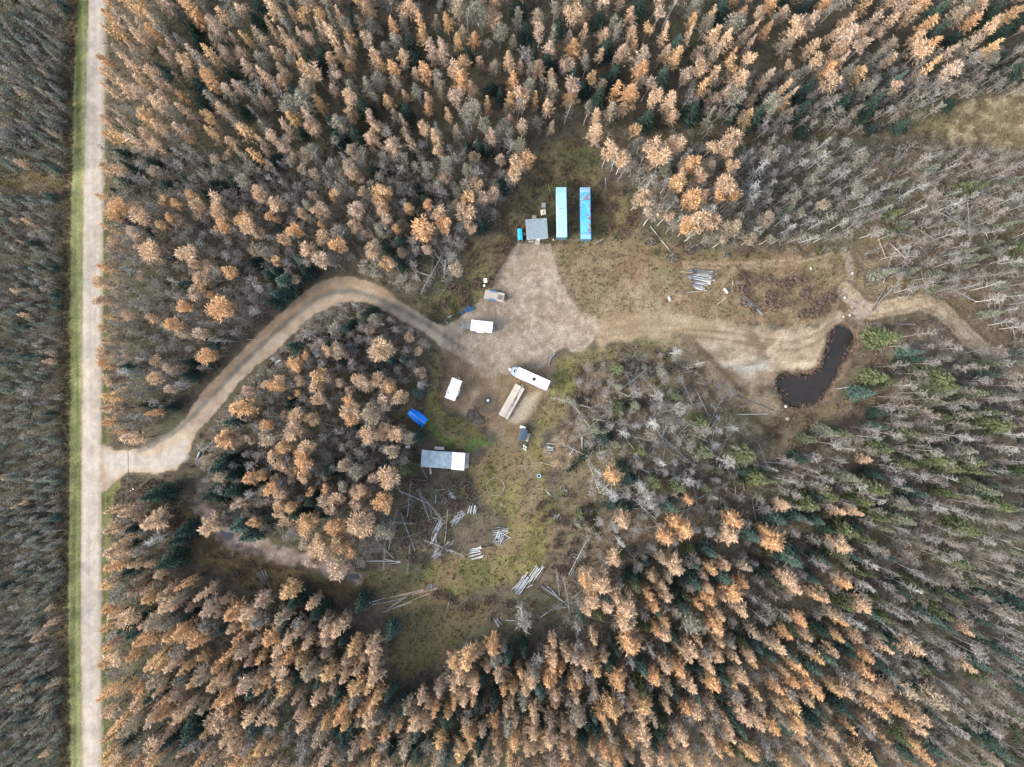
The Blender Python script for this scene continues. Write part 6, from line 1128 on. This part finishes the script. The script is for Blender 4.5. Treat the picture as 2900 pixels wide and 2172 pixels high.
# ---------------------------------------------------------------- shrubs, weeds, grass and reeds
def shrub_part(rng, col, r, n, h):
    a = rng.random(n)*6.283; t = rng.random(n); P0 = np.stack([np.cos(a)*r*.15*t, np.sin(a)*r*.15*t, 0*t], 1); rr = r*np.sqrt(rng.random(n))
    P1 = np.stack([np.cos(a)*rr, np.sin(a)*rr, h*(.5+.5*rng.random(n))*(1.1-.5*rr/r)], 1); P0 = P0+(P1-P0)*rng.uniform(0, .5, n)[:, None]
    tw = P0+(P1-P0)*rng.uniform(.4, 1, n)[:, None]; q = tw+unit(n, rng)*r*.35
    return Part(np.concatenate([strips(P0, P1, .05, rng), strips(tw, q, .045, rng)]), colours(2*n, col, rng, .3))
SHM = [np_mesh('shrub', p.V, p.F, M_twig, p.C) for p in [shrub_part(np.random.default_rng(300+i), c, r, 130, h) for i, (c, r, h) in enumerate((((.13, .10, .075), 1.2, 1.3), ((.15, .115, .09), 1.5, 1.5), ((.19, .155, .10), 1.0, 1.0), ((.12, .12, .065), 1.1, 1.0), ((.18, .17, .155), 1.3, 1.6), ((.16, .12, .11), 1.4, 1.7)))]]
SHT = ['brown', 'rusty brown', 'straw coloured', 'olive', 'grey', 'purplish brown']
SPOTS = [('west of the gravel yard', WESTLOT, 26, (0, 0, 1, 3, 5)), ('in the weedy lot north of the square shed', NORTHLOT, 34, (0, 0, 1, 3, 2)), ('in the brown field by the quad trail', dp((1570, 600), (1640, 590), (1800, 600), (1830, 640), (1760, 690), (1640, 680), (1590, 650)), 34, (0, 1, 1, 5)),
    ('east of the green grass by the camper', dp((1230, 790), (1330, 750), (1470, 745), (1520, 800), (1480, 860), (1340, 900), (1260, 900), (1230, 860)), 38, (0, 1, 2, 3, 4)), ('in the brush south of the cabin', dp((880, 1030), (1010, 1030), (1030, 1090), (970, 1140), (950, 1220), (880, 1230), (850, 1150)), 24, (0, 1, 5)), ('on the bank around the pond', dp((1680, 890), (1780, 895), (1880, 810), (1880, 720), (1910, 760), (1890, 860), (1800, 930), (1700, 960), (1640, 920)), 26, (1, 2, 2, 0)),
    ('along the driveway inner edge', dp((440, 960), (560, 810), (700, 690), (790, 670), (830, 690), (720, 720), (620, 780), (500, 900), (440, 1010)), 20, (0, 1, 3)), ('south of the driveway mouth', dp((250, 1060), (340, 1030), (420, 1040), (420, 1110), (360, 1150), (300, 1100)), 22, (0, 3, 2, 1)), ('in the debris south of the teal tub', dp((1160, 1090), (1240, 1060), (1290, 1160), (1250, 1260), (1190, 1280), (1190, 1180)), 30, (0, 1, 5, 3)), ('by the log piles of the south clearing', dp((930, 1280), (1040, 1290), (1160, 1300), (1120, 1340), (1000, 1320)), 12, (0, 1, 2)), ('beside the creek bed', dp((400, 1110), (480, 1180), (640, 1240), (760, 1270), (720, 1300), (560, 1280), (430, 1190)), 24, (1, 0, 2)), ('north of the brown field', dp((1380, 500), (1480, 530), (1640, 545), (1820, 520), (1840, 545), (1620, 560), (1400, 560)), 22, (0, 2, 3, 4))]
scount = 0; 
for wh, poly, n, vv in SPOTS:
    P = np.array(poly); x0, y0 = P.min(0); x1, y1 = P.max(0); k = 0; tries = 0
    while k < n and tries < 2000:
        tries += 1; x, y = random.uniform(x0, x1), random.uniform(y0, y1)
        if sdist(np.array([x]), np.array([y]), P)[0] > 0 or any(sdist(np.array([x]), np.array([y]), np.array(q))[0] < .5 for q in (POND_S, DRIVE, YARD, DIRT)): continue
        vi = random.choice(vv); sz = random.uniform(.6, 1.25); lb = ('small ' if sz < .85 else 'low spreading ')+SHT[vi]+' leafless shrub '+wh
        o = link('shrub', SHM[vi], None, (x, y, gz(x, y)-.05), random.random()*6.28); o.scale = (sz, sz, sz); tag(o, lb, 'shrub', 'leafless shrubs around the clearing'); k += 1; scount += 1
def tufts(name, label, n, box, test, size, hgt, blades, f=(.7, 1.3), m=None, tint=None, wid=.07, zmin=-9):
    x0, x1, y0, y1 = box; x = RNG.uniform(x0, x1, n); y = RNG.uniform(y0, y1, n); k = test(x, y); x, y = x[k], y[k]; n = len(x)
    c = ground_colour(x, y); z = np.maximum(height(x, y), zmin); c = np.clip(c*RNG.uniform(f[0], f[1], (n, 1)), .01, .6)
    if tint is not None: c = c*.55+np.asarray(tint)*.45*RNG.uniform(.6, 1.4, (n, 1))
    b = blades; P = np.repeat(np.stack([x, y, z], 1), b, 0); s = RNG.uniform(*size, (n, 1)).repeat(b, 0); h_ = RNG.uniform(*hgt, (n, 1)).repeat(b, 0)
    a = RNG.random(n*b)*6.283; d = np.stack([np.cos(a), np.sin(a)], 1); r0 = RNG.random((n*b, 1))*.5; P0 = P.copy(); P0[:, :2] += d*s*r0; P1 = P.copy(); P1[:, :2] += d*s*(.7+.6*RNG.random((n*b, 1))); P1[:, 2] += h_[:, 0]*RNG.uniform(.5, 1.1, n*b); P0[:, 2] -= .03
    V = strips(P0, P1, np.full(n*b, wid), RNG); C = np.repeat(np.repeat(c, b, 0)*RNG.uniform(.8, 1.2, (n*b, 1)), 3, 0)
    return tag(link(name, np_mesh(name, V, np.arange(len(V)).reshape(-1, 3), m or M_twig, C)), label, name.split('_')[-1], kind='stuff')
FULL = (-126, 126, -96, 96)
BARE = [np.array(p) for p in (ROAD, DRIVE, YARD, DIRT, PAD, POND_S, CREEK_S, TRACK, SAND)]
def notbare(x, y, m=.3):
    r = np.ones(x.shape, bool)
    for p in BARE: r &= sdist(x, y, p) > m
    return r
OPEN = [np.array(p) for p in (GRASS1, GRASS2, GRASS3, GRASS4, EASTFIELD, VERGE, NORTHLOT, WESTLOT, TANFIELD)]
def isopen(x, y):
    r = np.zeros(x.shape, bool)
    for p in OPEN: r |= sdist(x, y, p) < 0
    return r
tufts('forest_undergrowth', 'tangled brown undergrowth covering the forest floor', 30000, FULL, lambda x, y: notbare(x, y, .8) & ~isopen(x, y), (.25, .85), (.2, 1.0), 6, (.6, 1.6), tint=(.17, .14, .115))
tufts('clearing_grass', 'dry olive and brown grass tufts of the clearings', 34000, (-60, 100, -75, 62), lambda x, y: notbare(x, y, .1) & isopen(x, y), (.15, .6), (.1, .5), 7, (.45, 1.55), wid=.07)
tufts('ditch_reeds', 'straw coloured reeds in the ditch west of the road', 5000, (-112, -104, -98, 98), lambda x, y: sdist(x, y, np.array(DITCH)) < .3, (.2, .5), (.4, 1.0), 6, (.6, 1.4), tint=(.24, .19, .13))
tufts('pond_reeds', 'dead brown reeds fringing the pond', 5200, (60, 90, -12, 18), lambda x, y: (np.abs(sdist(x, y, np.array(POND_S))-.1+2.2*(fbm(x, y, 1.5, 2, 90)-.5)) < .75), (.2, .55), (.3, .8), 6, (.9, 1.8), tint=(.24, .17, .14), zmin=-.76)
SCRUB = [np.array(dp(*p)) for p in (((1012, 888), (1030, 882), (1062, 915), (1060, 935), (1035, 925), (1015, 905)), ((1965, 268), (2080, 215), (2240, 190), (2240, 325), (2060, 312)), ((1570, 600), (1640, 588), (1720, 592), (1800, 585), (1828, 620), (1822, 650), (1760, 690), (1680, 690), (1620, 672), (1585, 640)), ((1228, 790), (1260, 765), (1330, 750), (1470, 740), (1525, 800), (1560, 880), (1480, 870), (1340, 900), (1260, 900), (1235, 860)), ((880, 1030), (1010, 1020), (1035, 1080), (975, 1130), (960, 1230), (880, 1235), (850, 1150)), ((1680, 895), (1780, 900), (1870, 830), (1880, 720), (1920, 760), (1890, 870), (1800, 940), (1700, 980), (1640, 930)),
    ((1165, 1060), (1240, 1050), (1300, 1160), (1260, 1270), (1200, 1290), (1185, 1180)), ((1080, 480), (1120, 400), (1150, 345), (1280, 310), (1300, 420), (1380, 450), (1370, 510), (1300, 520), (1280, 410), (1190, 400), (1130, 460)), ((870, 650), (930, 600), (1015, 530), (1040, 545), (985, 640), (930, 690)), ((400, 1100), (480, 1190), (640, 1250), (800, 1280), (760, 1310), (560, 1290), (420, 1200)), ((1190, 940), (1250, 925), (1268, 965), (1250, 1015), (1195, 1020)), ((250, 1050), (420, 1030), (420, 1110), (360, 1160), (270, 1110)), ((1860, 320), (2240, 320), (2240, 830), (2080, 740), (2000, 660), (1880, 640)), ((930, 1290), (1040, 1280), (1200, 1290), (1150, 1350), (1000, 1330)))]
def inscrub(x, y):
    r = np.zeros(x.shape, bool)
    for p in SCRUB: r |= sdist(x, y, p) < (fbm(x, y, 3, 2, 91)-.5)*4
    return r & (notbare(x, y, .5) | (sdist(x, y, SCRUB[0]) < .2)) & (ldist(x, y, ETRACK) > 2.2)
tufts('scrub_brush', 'low rusty and grey brush covering the rough ground', 30000, (-110, 126, -60, 66), inscrub, (.3, .8), (.25, .9), 7, (.55, 1.6), tint=(.19, .145, .12), wid=.06)
tufts('tall_field_grass', 'tan grass of the open field in the northeast', 4500, (80, 126, 50, 82), lambda x, y: sdist(x, y, np.array(TANFIELD)) < .5, (.2, .6), (.2, .6), 5, (.7, 1.3))
# scattered pebbles and wood chips on the gravel: too many to count
n = 900; x = RNG.uniform(-45, 25, n); y = RNG.uniform(-20, 40, n); k = (sdist(x, y, np.array(YARD)) < -.5) | (sdist(x, y, np.array(DIRT)) < -.3) | (sdist(x, y, np.array(DRIVE)) < -.3); x, y = x[k], y[k]
V = leaves(np.stack([x, y, height(x, y)+.04], 1), RNG.uniform(.05, .16, len(x)), RNG); tag(link('loose_pebbles', np_mesh('loose_pebbles', V, np.arange(len(V)).reshape(-1, 3), M_twig, colours(len(x), (.30, .27, .24), RNG, .5))), 'loose pebbles and wood chips scattered over the yard', 'pebbles', kind='stuff')
# ---------------------------------------------------------------- make each label single out one thing where it can
DONE = set()
def settle(nb=False):
    same = {}
    for o in COL.objects:
        if o.parent is None and o.get('category') and not o.get('kind'): same.setdefault(o['label'], []).append(o)
    for lb, g in same.items():
        if len(g) < 2: continue
        if nb:
            for o in g:
                best = None
                for q, kd in POSK:
                    if kd != o['category']:
                        d = (q[0]-o.location.x)**2+(q[1]-o.location.y)**2
                        if d < 16 and (best is None or d < best[0]): best = (d, kd)
                if best and len(lb.split()) <= 12: o['label'] = lb+' beside a '+best[1]
            continue
        if len(lb.split()) > 15 or lb in DONE: continue
        DONE.add(lb)
        left = list(g)
        for w_, f in (('northernmost ', lambda o: -o.location.y), ('southernmost ', lambda o: o.location.y), ('westernmost ', lambda o: o.location.x), ('easternmost ', lambda o: -o.location.x)):
            if len(left) < 2 or lb.split()[0] in ('northernmost', 'southernmost', 'westernmost', 'easternmost'): break
            o = min(g, key=f)
            if o in left: o['label'] = w_+lb; left.remove(o)
POSK = [((o.location.x, o.location.y), o['category']) for o in COL.objects if o.parent is None and o.get('category') in ('larch', 'aspen', 'spruce', 'dead tree', 'leafless tree')]
settle(); settle(True); settle()
tot = 0
for o in COL.objects:
    if o.type == 'MESH' and o.get('kind'): tot += sum(1 for p in o.data.polygons) * (2 if o['kind'] == 'structure' else 1)
print('SHRUBS', scount, 'OBJECTS', len(bpy.data.objects), 'TRIS', tot)
